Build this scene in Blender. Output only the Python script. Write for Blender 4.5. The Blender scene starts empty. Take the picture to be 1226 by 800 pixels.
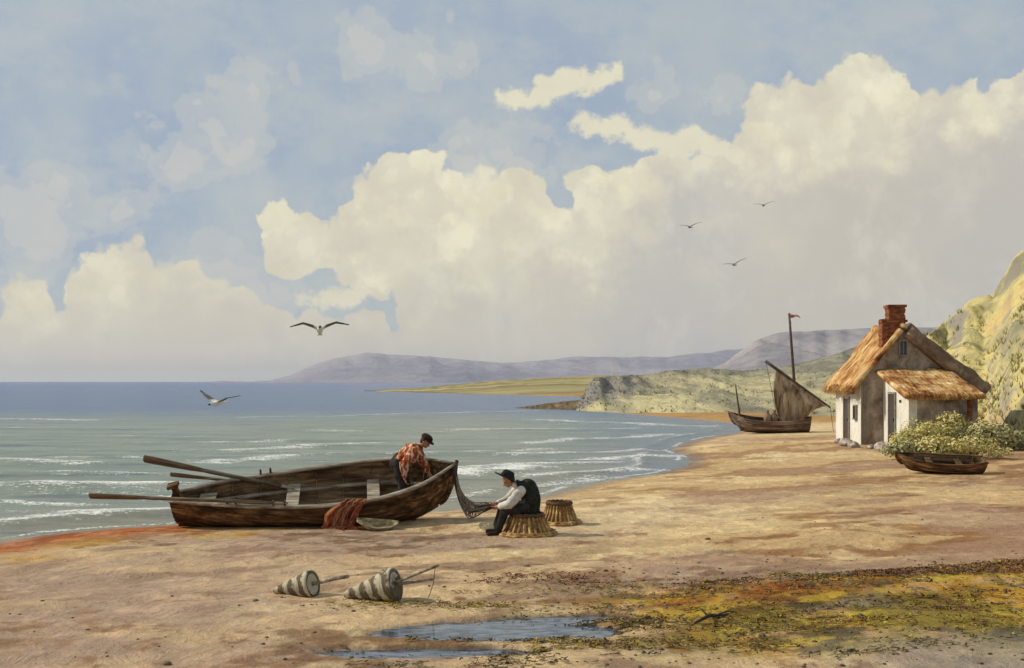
import bpy, bmesh, math, random
import numpy as np
from mathutils import Vector, Matrix, Euler, noise as mnoise

S = bpy.context.scene
COL = S.collection
random.seed(7)
RNG = np.random.default_rng(7)
F, CX, HY, H = 1315.0, 613.0, 457.0, 2.8      # focal length in photo pixels, centre column, horizon row, eye height (m)


def srgb(r, g, b):
    def f(c):
        c /= 255.0
        return c / 12.92 if c <= 0.04045 else ((c + 0.055) / 1.055) ** 2.4
    return (f(r), f(g), f(b))


# ------------------------------------------------------------------ camera
cam = bpy.data.objects.new('camera', bpy.data.cameras.new('camera'))
COL.objects.link(cam)
cam.location = (0, 0, H)
cam.rotation_euler = (math.radians(90), 0, 0)
cam.data.sensor_width = 36.0
cam.data.lens = 36.0 * F / 1226.0
cam.data.shift_y = (HY - 400.0) / 1226.0
cam.data.clip_start = 0.1
cam.data.clip_end = 60000
S.camera = cam

S.view_settings.view_transform = 'Standard'
S.view_settings.look = 'None'
S.view_settings.exposure = 0.0
S.view_settings.gamma = 1.0

# ------------------------------------------------------------------ sun
SUN_DIR = Vector((-0.80, 0.16, 0.60)).normalized()      # towards the sun: from the left, a little beyond the scene
SUN_EL = math.asin(SUN_DIR.z)
SUN_ROT = math.atan2(SUN_DIR.x, SUN_DIR.y)
sl = bpy.data.lights.new('sun', 'SUN')
sl.energy = 3.7
sl.angle = math.radians(0.6)
sl.color = (1.0, 0.91, 0.74)
sun = bpy.data.objects.new('sun', sl)
COL.objects.link(sun)
sun.rotation_euler = (-SUN_DIR).to_track_quat('-Z', 'Y').to_euler()
sun.location = (-30, 10, 40)


# ------------------------------------------------------------------ node helpers
class NT:
    def __init__(self, tree):
        self.t = tree
        tree.nodes.clear()

    def n(self, typ, **kw):
        nd = self.t.nodes.new(typ)
        for k, v in kw.items():
            setattr(nd, k, v)
        return nd

    def link(self, a, b):
        self.t.links.new(a, b)

    def put(self, sock, v):
        if hasattr(v, 'is_linked') or isinstance(v, bpy.types.NodeSocket):
            self.link(v, sock)
        elif v is not None:
            if isinstance(v, tuple) and len(v) == 3 and sock.type == 'RGBA':
                v = (*v, 1.0)
            sock.default_value = v

    def math(self, op, a, b=None, c=None, clamp=False):
        nd = self.n('ShaderNodeMath', operation=op, use_clamp=clamp)
        self.put(nd.inputs[0], a)
        if b is not None:
            self.put(nd.inputs[1], b)
        if c is not None:
            self.put(nd.inputs[2], c)
        return nd.outputs[0]

    def vmath(self, op, a, b=None, scale=None):
        nd = self.n('ShaderNodeVectorMath', operation=op)
        self.put(nd.inputs[0], a)
        if b is not None:
            self.put(nd.inputs[1], b)
        if scale is not None:
            self.put(nd.inputs['Scale'], scale)
        return nd.outputs['Value'] if op in ('DISTANCE', 'LENGTH', 'DOT_PRODUCT') else nd.outputs['Vector']

    def step(self, v, a, b, lo=0.0, hi=1.0, smooth=True):
        nd = self.n('ShaderNodeMapRange', interpolation_type='SMOOTHSTEP' if smooth else 'LINEAR')
        self.put(nd.inputs['Value'], v)
        self.put(nd.inputs['From Min'], a)
        self.put(nd.inputs['From Max'], b)
        self.put(nd.inputs['To Min'], lo)
        self.put(nd.inputs['To Max'], hi)
        return nd.outputs['Result']

    def mix(self, f, a, b, blend='MIX'):
        nd = self.n('ShaderNodeMix', data_type='RGBA', blend_type=blend)
        self.put(nd.inputs[0], f)
        self.put(nd.inputs[6], a)
        self.put(nd.inputs[7], b)
        return nd.outputs[2]

    def noise(self, vec, scale, detail=4.0, rough=0.55, dist=0.0):
        nd = self.n('ShaderNodeTexNoise')
        if vec is not None:
            self.link(vec, nd.inputs['Vector'])
        nd.inputs['Scale'].default_value = scale
        nd.inputs['Detail'].default_value = detail
        nd.inputs['Roughness'].default_value = rough
        nd.inputs['Distortion'].default_value = dist
        return nd

    def scaled(self, vec, s, rot=(0, 0, 0)):
        nd = self.n('ShaderNodeMapping')
        self.link(vec, nd.inputs['Vector'])
        nd.inputs['Scale'].default_value = s
        nd.inputs['Rotation'].default_value = rot
        return nd.outputs['Vector']

    def ramp(self, f, stops, mode='LINEAR'):
        nd = self.n('ShaderNodeValToRGB')
        self.link(f, nd.inputs[0])
        cr = nd.color_ramp
        cr.interpolation = mode
        while len(cr.elements) < len(stops):
            cr.elements.new(0.5)
        for e, (p, c) in zip(cr.elements, stops):
            e.position = p
            e.color = (*c, 1.0)
        return nd.outputs[0]


# ------------------------------------------------------------------ world: Nishita sky with cumulus in it
world = bpy.data.worlds.new('World')
S.world = world
world.use_nodes = True
W = NT(world.node_tree)


def sky_dir(px, py):
    return Vector(((px - CX) / F, 1.0, (HY - py) / F)).normalized()


tc = W.n('ShaderNodeTexCoord').outputs['Generated']
nd1 = W.noise(tc, 11.0, 6.0, 0.62)
wv = W.vmath('SUBTRACT', nd1.outputs['Color'], (0.5, 0.5, 0.5))
nd2 = W.noise(tc, 55.0, 5.0, 0.6)
wv2 = W.vmath('SUBTRACT', nd2.outputs['Color'], (0.5, 0.5, 0.5))
dirw = W.vmath('ADD', tc, W.vmath('SCALE', wv, scale=0.046))
dirw = W.vmath('ADD', dirw, W.vmath('SCALE', wv2, scale=0.009))


def voro(scale, vec):
    v = W.n('ShaderNodeTexVoronoi', feature='SMOOTH_F1')
    v.inputs['Scale'].default_value = scale
    v.inputs['Smoothness'].default_value = 0.25
    W.link(vec, v.inputs['Vector'])
    return v.outputs['Distance']


puff = W.math('ADD', W.math('MULTIPLY', voro(24.0, dirw), 0.024), W.math('MULTIPLY', voro(62.0, dirw), 0.012))
puff = W.math('SUBTRACT', puff, 0.016)


def blobs(vec, lst, k=0.006):
    out = None
    for (px, py, r) in lst:
        d = W.vmath('DISTANCE', vec, tuple(sky_dir(px, py)))
        d = W.math('SUBTRACT', d, r / F)
        if out is None:
            out = d
        else:
            out = W.math('SMOOTH_MIN', out, d, k)
    return out


bank = [(28, 372, 38), (520, 300, 60), (700, 300, 60), (760, 310, 60), (240, 410, 60), (75, 392, 34), (148, 340, 52), (122, 372, 40), (205, 365, 52), (262, 372, 44), (330, 420, 50),
        (352, 292, 50), (415, 300, 44), (325, 285, 24), (492, 235, 62), (470, 215, 40), (455, 300, 60), (560, 270, 66), (620, 260, 50),
        (555, 360, 90), (665, 300, 62), (735, 250, 52), (700, 222, 24), (800, 245, 62), (860, 240, 54), (912, 190, 34),
        (960, 165, 74), (1040, 152, 74), (1110, 190, 84), (1190, 190, 84), (1290, 180, 100), (1420, 200, 120),
        (700, 420, 130), (850, 390, 150), (1010, 330, 170), (1190, 340, 180), (1400, 380, 200), (440, 440, 70), (-70, 400, 60), (-180, 380, 80)]
D = blobs(dirw, bank, 0.010)
sep = W.n('ShaderNodeSeparateXYZ')
W.link(dirw, sep.inputs[0])
low = W.math('SUBTRACT', sep.outputs['Z'], 0.060)
D = W.math('SMOOTH_MIN', D, low, 0.006)
D = W.math('ADD', D, puff)
m_bank = W.step(D, 0.0022, -0.0024)

wv3s = W.vmath('SUBTRACT', W.noise(tc, 20.0, 6.0, 0.65).outputs['Color'], (0.5, 0.5, 0.5))
small = [(600, 116, 9), (622, 120, 16), (655, 112, 20), (690, 98, 22), (672, 108, 18), (715, 96, 14), (732, 90, 8), (640, 122, 14), (395, 357, 15), (415, 355, 16), (375, 361, 10), (362, 363, 6), (435, 352, 9),
         (700, 150, 12), (716, 156, 13), (735, 160, 17), (752, 166, 16), (770, 168, 20), (788, 172, 18), (805, 172, 20), (820, 170, 18), (835, 168, 18), (848, 172, 16), (860, 176, 14), (880, 184, 10)]
dirs = W.vmath('ADD', W.vmath('ADD', tc, W.vmath('SCALE', wv3s, scale=0.045)), W.vmath('SCALE', wv2, scale=0.022))
D2 = blobs(dirs, small, 0.006)
D2 = W.math('ADD', D2, W.math('MULTIPLY', puff, 0.25))
m_small = W.step(D2, 0.0040, -0.0045)

faint = [(215, 180, 42), (262, 160, 46), (300, 110, 40), (240, 185, 30), (190, 195, 26), (440, 60, 44), (500, 75, 40), (560, 60, 26), (300, 170, 34),
         (270, 345, 70), (330, 345, 46), (140, 250, 40), (40, 260, 60), (620, 190, 46), (560, 190, 40), (790, 110, 40), (860, 130, 30)]
nd3 = W.noise(tc, 16.0, 6.0, 0.65)
wv3 = W.vmath('SUBTRACT', nd3.outputs['Color'], (0.5, 0.5, 0.5))
dirf = W.vmath('ADD', tc, W.vmath('SCALE', wv3, scale=0.085))
D3 = W.math('ADD', blobs(dirf, faint, 0.012), puff)
m_faint = W.math('ADD', W.math('MULTIPLY', W.step(D3, 0.0025, -0.0025), 0.34), W.math('MULTIPLY', W.step(D3, -0.014, -0.018), 0.30))

# light: sunlit (upper left) rims and lumps stay cream, the body of the bank goes to warm grey
hot = [(30, 350, 22), (135, 322, 34), (190, 330, 20), (345, 275, 36), (375, 295, 30), (490, 205, 40), (510, 240, 46), (465, 265, 36), (590, 240, 42), (640, 265, 34),
       (700, 225, 26), (740, 235, 34), (720, 290, 26), (560, 300, 40), (950, 145, 42), (1030, 110, 46), (1085, 130, 34), (910, 165, 24), (1180, 130, 26), (990, 180, 40), (470, 310, 50)]
DH = blobs(dirf, hot, 0.03)
n_in = W.noise(tc, 26.0, 6.0, 0.6).outputs['Fac']
lit = W.step(W.math('ADD', W.math('ADD', DH, W.math('MULTIPLY', puff, 1.3)), W.math('MULTIPLY', W.math('SUBTRACT', n_in, 0.5), 0.06)), 0.034, -0.012)
rim = W.step(W.math('ADD', D, W.math('MULTIPLY', W.math('SUBTRACT', n_in, 0.5), 0.03)), -0.026, -0.004)
sepd = W.n('ShaderNodeSeparateXYZ')
W.link(tc, sepd.inputs[0])
el = sepd.outputs['Z']
rim = W.math('MULTIPLY', rim, W.step(el, 0.05, 0.10))
lit = W.math('MAXIMUM', lit, W.math('MULTIPLY', rim, 0.72))

side = W.step(sepd.outputs['X'], -0.05, 0.40)
K = 10.0                                                # the Background runs at 0.1


def kc(r, g, b):
    return tuple(c * K for c in srgb(r, g, b))


grey = W.mix(side, kc(211, 204, 187), kc(197, 191, 180))
grey = W.mix(W.step(el, 0.075, 0.0), grey, kc(213, 204, 190))
grey = W.mix(W.math('MULTIPLY', W.step(W.noise(tc, 8.0, 5.0, 0.6).outputs['Fac'], 0.42, 0.68), 0.55), grey, kc(219, 212, 194))
grey = W.mix(W.step(W.noise(tc, 5.5, 6.0, 0.62).outputs['Fac'], 0.44, 0.64, 0.0, 0.75), grey, kc(193, 190, 188))
grey = W.mix(W.step(W.noise(W.scaled(tc, (1.3, 1, 1)), 12.0, 7.0, 0.66, 0.4).outputs['Fac'], 0.48, 0.64, 0.0, 0.5), grey, kc(222, 216, 200))
cream = W.mix(W.step(n_in, 0.35, 0.65), kc(239, 234, 206), kc(229, 222, 192))
cloud = W.mix(lit, grey, cream)
# billows: soft-edged lumps inside the bank
bil = W.step(W.math('ADD', voro(17.0, dirf), W.math('MULTIPLY', W.math('SUBTRACT', n_in, 0.5), 0.5)), 0.36, 0.50)
bil2 = W.step(W.math('ADD', voro(40.0, dirf), W.math('MULTIPLY', W.math('SUBTRACT', n_in, 0.5), 0.7)), 0.34, 0.46)
bm_ = W.math('MULTIPLY', W.math('ADD', W.math('MULTIPLY', bil, 0.55), W.math('MULTIPLY', bil2, 0.35)), W.step(el, 0.03, 0.10, 0.12, 0.42))
cloud = W.mix(bm_, cloud, kc(198, 193, 182))

sky = W.n('ShaderNodeTexSky', sky_type='NISHITA')
sky.sun_disc = False
sky.sun_elevation = SUN_EL
sky.sun_rotation = SUN_ROT
sky.air_density = 1.0
sky.dust_density = 1.0
sky.ozone_density = 2.0
# thin high veil in front of the blue
veil = W.mix(W.step(W.noise(tc, 7.0, 5.0, 0.6).outputs['Fac'], 0.35, 0.66), kc(157, 173, 194), kc(181, 190, 194))
veil = W.mix(W.step(W.noise(W.scaled(tc, (1, 1, 1.6)), 15.0, 7.0, 0.68).outputs['Fac'], 0.44, 0.62, 0.0, 0.45), veil, kc(194, 199, 195))
veil = W.mix(W.step(el, 0.22, 0.36, 0.0, 0.45), veil, kc(176, 187, 196))
blue = W.mix(0.93, sky.outputs[0], veil)
c = W.mix(m_faint, blue, kc(205, 204, 196))
c = W.mix(m_bank, c, cloud)
c = W.mix(m_small, c, W.mix(n_in, kc(236, 230, 202), kc(216, 211, 190)))
bg = W.n('ShaderNodeBackground')
bg.inputs['Strength'].default_value = 0.1
W.link(c, bg.inputs['Color'])
wo = W.n('ShaderNodeOutputWorld')
W.link(bg.outputs[0], wo.inputs['Surface'])


# ------------------------------------------------------------------ maths helpers
def _hash(ix, iy, seed):
    h = (ix.astype(np.int64) * 374761393 + iy.astype(np.int64) * 668265263 + seed * 1442695041) & 0xFFFFFFFF
    h = ((h ^ (h >> 13)) * 1274126177) & 0xFFFFFFFF
    return ((h ^ (h >> 16)) & 0xFFFF) / 65535.0


def vnoise(x, y, seed=0):
    x = np.asarray(x, float)
    y = np.asarray(y, float)
    ix, iy = np.floor(x), np.floor(y)
    fx, fy = x - ix, y - iy
    fx, fy = fx * fx * fx * (fx * (fx * 6 - 15) + 10), fy * fy * fy * (fy * (fy * 6 - 15) + 10)
    a, b = _hash(ix, iy, seed), _hash(ix + 1, iy, seed)
    c_, d = _hash(ix, iy + 1, seed), _hash(ix + 1, iy + 1, seed)
    return (a * (1 - fx) + b * fx) * (1 - fy) + (c_ * (1 - fx) + d * fx) * fy


def fbm(x, y, seed=0, oct=4, gain=0.5):
    s, a, t = 0.0, 1.0, 0.0
    for o in range(oct):
        s = s + a * vnoise(x * 2 ** o + 17.3 * o, y * 2 ** o - 9.1 * o, seed + o)
        t += a
        a *= gain
    return s / t                                         # 0..1


def sstep(a, b, v):
    t = np.clip((np.asarray(v, float) - a) / (b - a), 0, 1)
    return t * t * (3 - 2 * t)


def W3(px, py, Y):
    """world point seen at photo pixel (px, py) at depth Y"""
    return Vector(((px - CX) / F * Y, Y, H - (py - HY) / F * Y))


# shoreline of the bay in world metres (land inside)
_sh = [(-900, 740), (-300, 680), (-50, 657), (0, 648.5), (60, 639), (130, 633), (200, 629), (300, 622), (400, 619), (500, 614), (551, 610), (645, 596), (720, 577),
       (790, 567), (824, 557), (826, 548), (803, 539), (822, 530), (850, 524), (880, 519.5), (893, 514), (895, 510), (880, 506.8), (840, 503), (800, 499.5),
       (740, 494.5), (690, 490.5), (650, 488.6), (632, 487), (650, 484.8), (700, 481.5), (722, 478.5), (705, 475), (640, 473.6), (560, 471.6),
       (500, 469.6), (440, 468.4), (470, 466.9), (540, 465.6), (640, 464.6), (760, 463.5)]
SHORE = [((px - CX) / F * (H * F / (py - HY)), H * F / (py - HY)) for px, py in _sh]
SHORE += [(400, 700), (4000, 800), (4000, -60), (-40, -60), (-40, 8)]
SHORE = np.array(SHORE)


def shore_dist(x, y):
    """signed distance to the waterline, land positive"""
    x = np.asarray(x, float)
    y = np.asarray(y, float)
    shp = x.shape
    P = np.stack([x.ravel(), y.ravel()], 1)
    best = np.full(len(P), 1e18)
    inside = np.zeros(len(P), bool)
    n = len(SHORE)
    for i in range(n):
        a, b = SHORE[i], SHORE[(i + 1) % n]
        ab = b - a
        t = np.clip(((P - a) @ ab) / (ab @ ab), 0, 1)
        d = P - (a + t[:, None] * ab)
        best = np.minimum(best, (d * d).sum(1))
        cond = ((a[1] > P[:, 1]) != (b[1] > P[:, 1]))
        with np.errstate(divide='ignore', invalid='ignore'):
            xi = a[0] + (P[:, 1] - a[1]) * (b[0] - a[0]) / (b[1] - a[1] if b[1] != a[1] else 1e-9)
        inside ^= cond & (P[:, 0] < xi)
    d = np.sqrt(best)
    return np.where(inside, d, -d).reshape(shp)


POOL_Z = 0.265
# tide pools: world centre, radii, tilt
POOLS = [(0.0, 11.10, 1.15, 0.42, 0.05), (-0.75, 10.98, 0.62, 0.20, 0.1), (-0.70, 10.22, 1.0, 0.21, 0.04), (0.50, 11.62, 0.75, 0.24, 0.12)]


def pool_mask(x, y):
    m = 0.0
    wob = (fbm(x * 1.6, y * 4.5, 77, 4) - 0.5)
    for (cx, cy, rx, ry, a) in POOLS:
        dx, dy = x - cx, y - cy
        u = (dx * math.cos(a) + dy * math.sin(a)) / rx
        v = (-dx * math.sin(a) + dy * math.cos(a)) / ry
        m = np.maximum(m, 1 - sstep(0.62, 1.25, np.sqrt(u * u + v * v) + wob * 0.9))
    return m


def pool_near(x, y):
    return np.exp(-(((x + 0.1) / 2.4) ** 2 + ((y - 10.9) / 1.5) ** 2) ** 2)


def ground(x, y):
    x = np.asarray(x, float)
    y = np.asarray(y, float)
    d = shore_dist(x, y)
    h = np.where(d > 0, 0.36 * (1 - np.exp(-d / 6.0)) + 0.02 * np.minimum(d, 1.0), np.maximum(0.07 * d, -2.5))
    land = sstep(0.3, 3.0, d)
    rel = (fbm(x * 0.16 + 3, y * 0.42, 5, 3) - 0.5) * 0.16 + (fbm(x * 0.9, y * 1.3, 9, 4) - 0.5) * 0.075
    rel += (fbm(x * 3.4, y * 4.0, 19, 3) - 0.5) * 0.026
    near = pool_near(x, y)
    fade = np.clip(40.0 / np.maximum(y, 40.0), 0.2, 1)
    h = h + rel * land * (1 - 0.85 * near) * fade
    h = h * (1 - near) + near * np.maximum(0.30 + rel * 0.12, 0.285)
    # weedy low ridge on the right foreground
    h = h + 0.09 * np.exp(-((y - 12.5 - 0.30 * np.maximum(x - 2.4, 0)) / 0.9) ** 2) * sstep(1.0, 3.5, x)
    # sand heaped a little at the foot of the slope on the right
    h = h - 0.12 * pool_mask(x, y)
    return h


def G(px, py):
    """ground point seen at photo pixel"""
    Y = (H - 0.3) * F / (py - HY)
    for _ in range(25):
        z = float(ground(np.array([(px - CX) / F * Y]), np.array([Y]))[0])
        Y = 0.5 * Y + 0.5 * (H - z) * F / (py - HY)
    return Vector(((px - CX) / F * Y, Y, float(ground(np.array([(px - CX) / F * Y]), np.array([Y]))[0])))


def gz(x, y):
    return float(ground(np.array([x]), np.array([y]))[0])


# ------------------------------------------------------------------ object helpers
def tag(o, label=None, cat=None, group=None, kind=None):
    if label:
        o['label'] = label
    if cat:
        o['category'] = cat
    if group:
        o['group'] = group
    if kind:
        o['kind'] = kind
    return o


def empty(name, loc=(0, 0, 0), rot=(0, 0, 0)):
    o = bpy.data.objects.new(name, None)
    COL.objects.link(o)
    o.empty_display_size = 0.2
    o.location = loc
    o.rotation_euler = rot
    return o


def link_mesh(name, me, mats=None, parent=None, smooth=True):
    if smooth:
        me.polygons.foreach_set('use_smooth', np.ones(len(me.polygons), bool))
    o = bpy.data.objects.new(name, me)
    COL.objects.link(o)
    if mats is not None:
        for m in (mats if isinstance(mats, (list, tuple)) else [mats]):
            me.materials.append(m)
    if parent is not None:
        o.parent = parent
    return o


class MB:
    def __init__(self):
        self.v, self.f, self.mi = [], [], []

    def add(self, vs, fs, mi=0):
        o = len(self.v)
        self.v += [tuple(p) for p in vs]
        self.f += [tuple(i + o for i in f) for f in fs]
        self.mi += [mi] * len(fs)

    def box(self, c, s, rot=None, mi=0, taper=1.0):
        R = Euler(rot).to_matrix() if rot else Matrix.Identity(3)
        vs = []
        for dz in (-1, 1):
            k = taper if dz > 0 else 1.0
            for dx, dy in ((-1, -1), (1, -1), (1, 1), (-1, 1)):
                vs.append(Vector(c) + R @ Vector((dx * s[0] / 2 * k, dy * s[1] / 2 * k, dz * s[2] / 2)))
        self.add(vs, [(3, 2, 1, 0), (4, 5, 6, 7), (0, 1, 5, 4), (1, 2, 6, 5), (2, 3, 7, 6), (3, 0, 4, 7)], mi)

    def grid(self, P, mi=0, closed_u=False):
        """P: rows x cols x 3"""
        r, c_ = len(P), len(P[0])
        vs = [p for row in P for p in row]
        fs = []
        for i in range(r - 1):
            for j in range(c_ - (0 if closed_u else 1)):
                k = (j + 1) % c_
                fs.append((i * c_ + j, i * c_ + k, (i + 1) * c_ + k, (i + 1) * c_ + j))
        self.add(vs, fs, mi)

    def tube(self, pts, rad, n=8, mi=0, flat=1.0, up=(0, 0, 1)):
        pts = [Vector(p) for p in pts]
        if not hasattr(rad, '__len__'):
            rad = [rad] * len(pts)
        rows = []
        for i, p in enumerate(pts):
            t = (pts[min(i + 1, len(pts) - 1)] - pts[max(i - 1, 0)]).normalized()
            u = Vector(up)
            if abs(t.dot(u)) > 0.95:
                u = Vector((0, 1, 0))
            a = t.cross(u).normalized()
            b = a.cross(t).normalized()
            rows.append([p + (a * math.cos(2 * math.pi * k / n) + b * math.sin(2 * math.pi * k / n) * flat) * rad[i] for k in range(n)])
        o = len(self.v)
        self.grid(rows, mi, True)
        self.f.append(tuple(o + k for k in range(n))[::-1])
        self.mi.append(mi)
        self.f.append(tuple(o + (len(pts) - 1) * n + k for k in range(n)))
        self.mi.append(mi)

    def lathe(self, prof, n=24, mi=0, rad=None, M=None):
        """prof: list of (r, z); closes at r == 0 ends by a cap"""
        rows = []
        for (r, z) in prof:
            row = []
            for k in range(n):
                a = 2 * math.pi * k / n
                rr = r * (rad(a, z) if rad else 1.0)
                p = Vector((rr * math.cos(a), rr * math.sin(a), z))
                row.append(M @ p if M else p)
            rows.append(row)
        o = len(self.v)
        self.grid(rows, mi, True)
        self.f.append(tuple(o + k for k in range(n))[::-1])
        self.mi.append(mi)
        self.f.append(tuple(o + (len(prof) - 1) * n + k for k in range(n)))
        self.mi.append(mi)

    def capsule(self, p, q, r1, r2, n=12, m=5):
        p, q = Vector(p), Vector(q)
        t = (q - p)
        L = t.length
        t = t.normalized() if L > 1e-6 else Vector((0, 0, 1))
        a = t.orthogonal().normalized()
        b = t.cross(a)
        rows = []
        for i in range(m + 1):
            th = math.pi / 2 * (1 - i / m)
            rows.append((p - t * r1 * math.sin(th), max(r1 * math.cos(th), 1e-4)))
        for i in range(m + 1):
            th = math.pi / 2 * (i / m)
            rows.append((q + t * r2 * math.sin(th), max(r2 * math.cos(th), 1e-4)))
        R = [[c0 + (a * math.cos(2 * math.pi * k / n) + b * math.sin(2 * math.pi * k / n)) * rr for k in range(n)] for c0, rr in rows]
        o = len(self.v)
        self.grid(R, 0, True)
        self.f.append(tuple(o + k for k in range(n))[::-1])
        self.mi.append(0)
        self.f.append(tuple(o + (len(R) - 1) * n + k for k in range(n)))
        self.mi.append(0)

    def ellipsoid(self, c, r, rot=None, n=20, m=12):
        R = Euler(rot).to_matrix() if rot and not isinstance(rot, Matrix) else (rot or Matrix.Identity(3))
        rows = []
        for i in range(m + 1):
            th = -math.pi / 2 + math.pi * i / m
            cr = max(math.cos(th), 1e-3)
            rows.append([Vector(c) + R @ Vector((r[0] * cr * math.cos(2 * math.pi * k / n), r[1] * cr * math.sin(2 * math.pi * k / n), r[2] * math.sin(th))) for k in range(n)])
        o = len(self.v)
        self.grid(rows, 0, True)
        self.f.append(tuple(o + k for k in range(n))[::-1])
        self.mi.append(0)
        self.f.append(tuple(o + m * n + k for k in range(n)))
        self.mi.append(0)

    def mesh(self, name):
        me = bpy.data.meshes.new(name)
        me.from_pydata(self.v, [], self.f)
        me.polygons.foreach_set('material_index', np.array(self.mi, dtype=np.int32))
        me.update()
        return me

    def build(self, name, mats, parent=None, smooth=False, fix=True):
        me = self.mesh(name)
        if fix:
            bm = bmesh.new()
            bm.from_mesh(me)
            bmesh.ops.recalc_face_normals(bm, faces=bm.faces)
            bm.to_mesh(me)
            bm.free()
        return link_mesh(name, me, mats, parent, smooth)

    def melt(self, name, mats, voxel, parent=None, smooth_it=4, disp=None):
        """fuse all the closed pieces into one continuous surface"""
        me = self.mesh(name)
        bm = bmesh.new()
        bm.from_mesh(me)
        bmesh.ops.recalc_face_normals(bm, faces=bm.faces)
        bm.to_mesh(me)
        bm.free()
        o = bpy.data.objects.new('tmp', me)
        COL.objects.link(o)
        md = o.modifiers.new('r', 'REMESH')
        md.mode = 'VOXEL'
        md.voxel_size = voxel
        ms = o.modifiers.new('s', 'SMOOTH')
        ms.iterations = smooth_it
        ms.factor = 0.5
        dg = bpy.context.evaluated_depsgraph_get()
        dg.update()
        new = bpy.data.meshes.new_from_object(o.evaluated_get(dg))
        bpy.data.objects.remove(o)
        bpy.data.meshes.remove(me)
        if disp:
            co = np.empty(len(new.vertices) * 3)
            no = np.empty(len(new.vertices) * 3)
            new.vertices.foreach_get('co', co)
            new.vertices.foreach_get('normal', no)
            co = co.reshape(-1, 3)
            no = no.reshape(-1, 3)
            co += no * disp(co)[:, None]
            new.vertices.foreach_set('co', co.ravel())
        new.name = name
        new.update()
        return link_mesh(name, new, mats, parent, True)


def np_grid_mesh(name, X, Y, Z, mats, attrs=None, colors=None, parent=None, flip=False):
    r, c_ = X.shape
    co = np.stack([X, Y, Z], -1).reshape(-1, 3)
    idx = np.arange(r * c_).reshape(r, c_)
    q = np.stack([idx[:-1, :-1], idx[:-1, 1:], idx[1:, 1:], idx[1:, :-1]], -1).reshape(-1, 4)
    if flip:
        q = q[:, ::-1]
    me = bpy.data.meshes.new(name)
    me.vertices.add(len(co))
    me.vertices.foreach_set('co', co.ravel())
    me.loops.add(q.size)
    me.loops.foreach_set('vertex_index', q.ravel().astype(np.int32))
    me.polygons.add(len(q))
    me.polygons.foreach_set('loop_start', np.arange(0, q.size, 4, dtype=np.int32))
    me.update(calc_edges=True)
    for k, v in (attrs or {}).items():
        a = me.attributes.new(k, 'FLOAT', 'POINT')
        a.data.foreach_set('value', v.ravel().astype(np.float32))
    for k, v in (colors or {}).items():
        a = me.attributes.new(k, 'FLOAT_COLOR', 'POINT')
        a.data.foreach_set('color', np.concatenate([v.reshape(-1, 3), np.ones((v.size // 3, 1))], 1).ravel().astype(np.float32))
    return link_mesh(name, me, mats, parent, True)


# ------------------------------------------------------------------ materials
def new_mat(name):
    m = bpy.data.materials.new(name)
    m.use_nodes = True
    return m, NT(m.node_tree)


def finish(T, color, rough=0.8, spec=0.3, bump=None, bump_s=0.4, bump_d=0.02, **kw):
    p = T.n('ShaderNodeBsdfPrincipled')
    T.put(p.inputs['Base Color'], color)
    T.put(p.inputs['Roughness'], rough)
    T.put(p.inputs['Specular IOR Level'], spec)
    if bump is not None:
        b = T.n('ShaderNodeBump')
        b.inputs['Strength'].default_value = bump_s
        b.inputs['Distance'].default_value = bump_d
        T.link(bump, b.inputs['Height'])
        T.link(b.outputs[0], p.inputs['Normal'])
    for k, v in kw.items():
        T.put(p.inputs[k], v)
    o = T.n('ShaderNodeOutputMaterial')
    T.link(p.outputs[0], o.inputs['Surface'])
    return p


def mottled(name, stops, scale=4.0, stretch=(1, 1, 1), detail=6, rough=0.85, spec=0.25, bump_s=0.4, bump_d=0.01, fine=None, coord='Object', rot=(0, 0, 0)):
    """noise through a colour ramp, with an optional second finer noise multiplied in"""
    m, T = new_mat(name)
    tcn = T.n('ShaderNodeTexCoord').outputs[coord]
    v = T.scaled(tcn, stretch, rot)
    n1 = T.noise(v, scale, detail, 0.62, 0.4)
    col = T.ramp(n1.outputs['Fac'], stops)
    h = n1.outputs['Fac']
    if fine:
        n2 = T.noise(v, scale * fine, 5, 0.6)
        col = T.mix(0.5, col, T.ramp(n2.outputs['Fac'], [(0.3, (0.45, 0.45, 0.45)), (0.7, (1.0, 1.0, 1.0))]), 'MULTIPLY')
        h = T.math('ADD', h, T.math('MULTIPLY', n2.outputs['Fac'], 0.5))
    finish(T, col, rough, spec, h, bump_s, bump_d)
    return m


def lin(c, k=1.0):
    return tuple(x * k for x in srgb(*c))


M = {}
M['hull'] = mottled('dark_tarred_wood', [(0.32, (0.026, 0.014, 0.007)), (0.45, (0.080, 0.040, 0.017)), (0.55, (0.18, 0.092, 0.038)), (0.68, (0.36, 0.21, 0.095))],
                    3.0, (0.30, 3.0, 3.0), rough=0.8, spec=0.12, bump_s=0.6, fine=6)
M['inner'] = mottled('inner_planking', [(0.32, (0.035, 0.020, 0.010)), (0.45, (0.105, 0.062, 0.030)), (0.56, (0.22, 0.14, 0.068)), (0.70, (0.38, 0.27, 0.15))], 3.0, (0.30, 3.0, 3.0), rough=0.85, spec=0.1, fine=6)
M['greywood'] = mottled('weathered_grey_wood', [(0.32, (0.11, 0.08, 0.05)), (0.47, (0.29, 0.235, 0.165)), (0.6, (0.46, 0.40, 0.30)), (0.7, (0.56, 0.50, 0.39))], 4.0, (0.5, 3, 3), rough=0.8, fine=5)
M['oarwood'] = mottled('brown_oar_wood', [(0.3, (0.06, 0.042, 0.024)), (0.5, (0.15, 0.11, 0.066)), (0.7, (0.28, 0.22, 0.14))], 5.0, (0.4, 4, 4), rough=0.7, fine=4)
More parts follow.
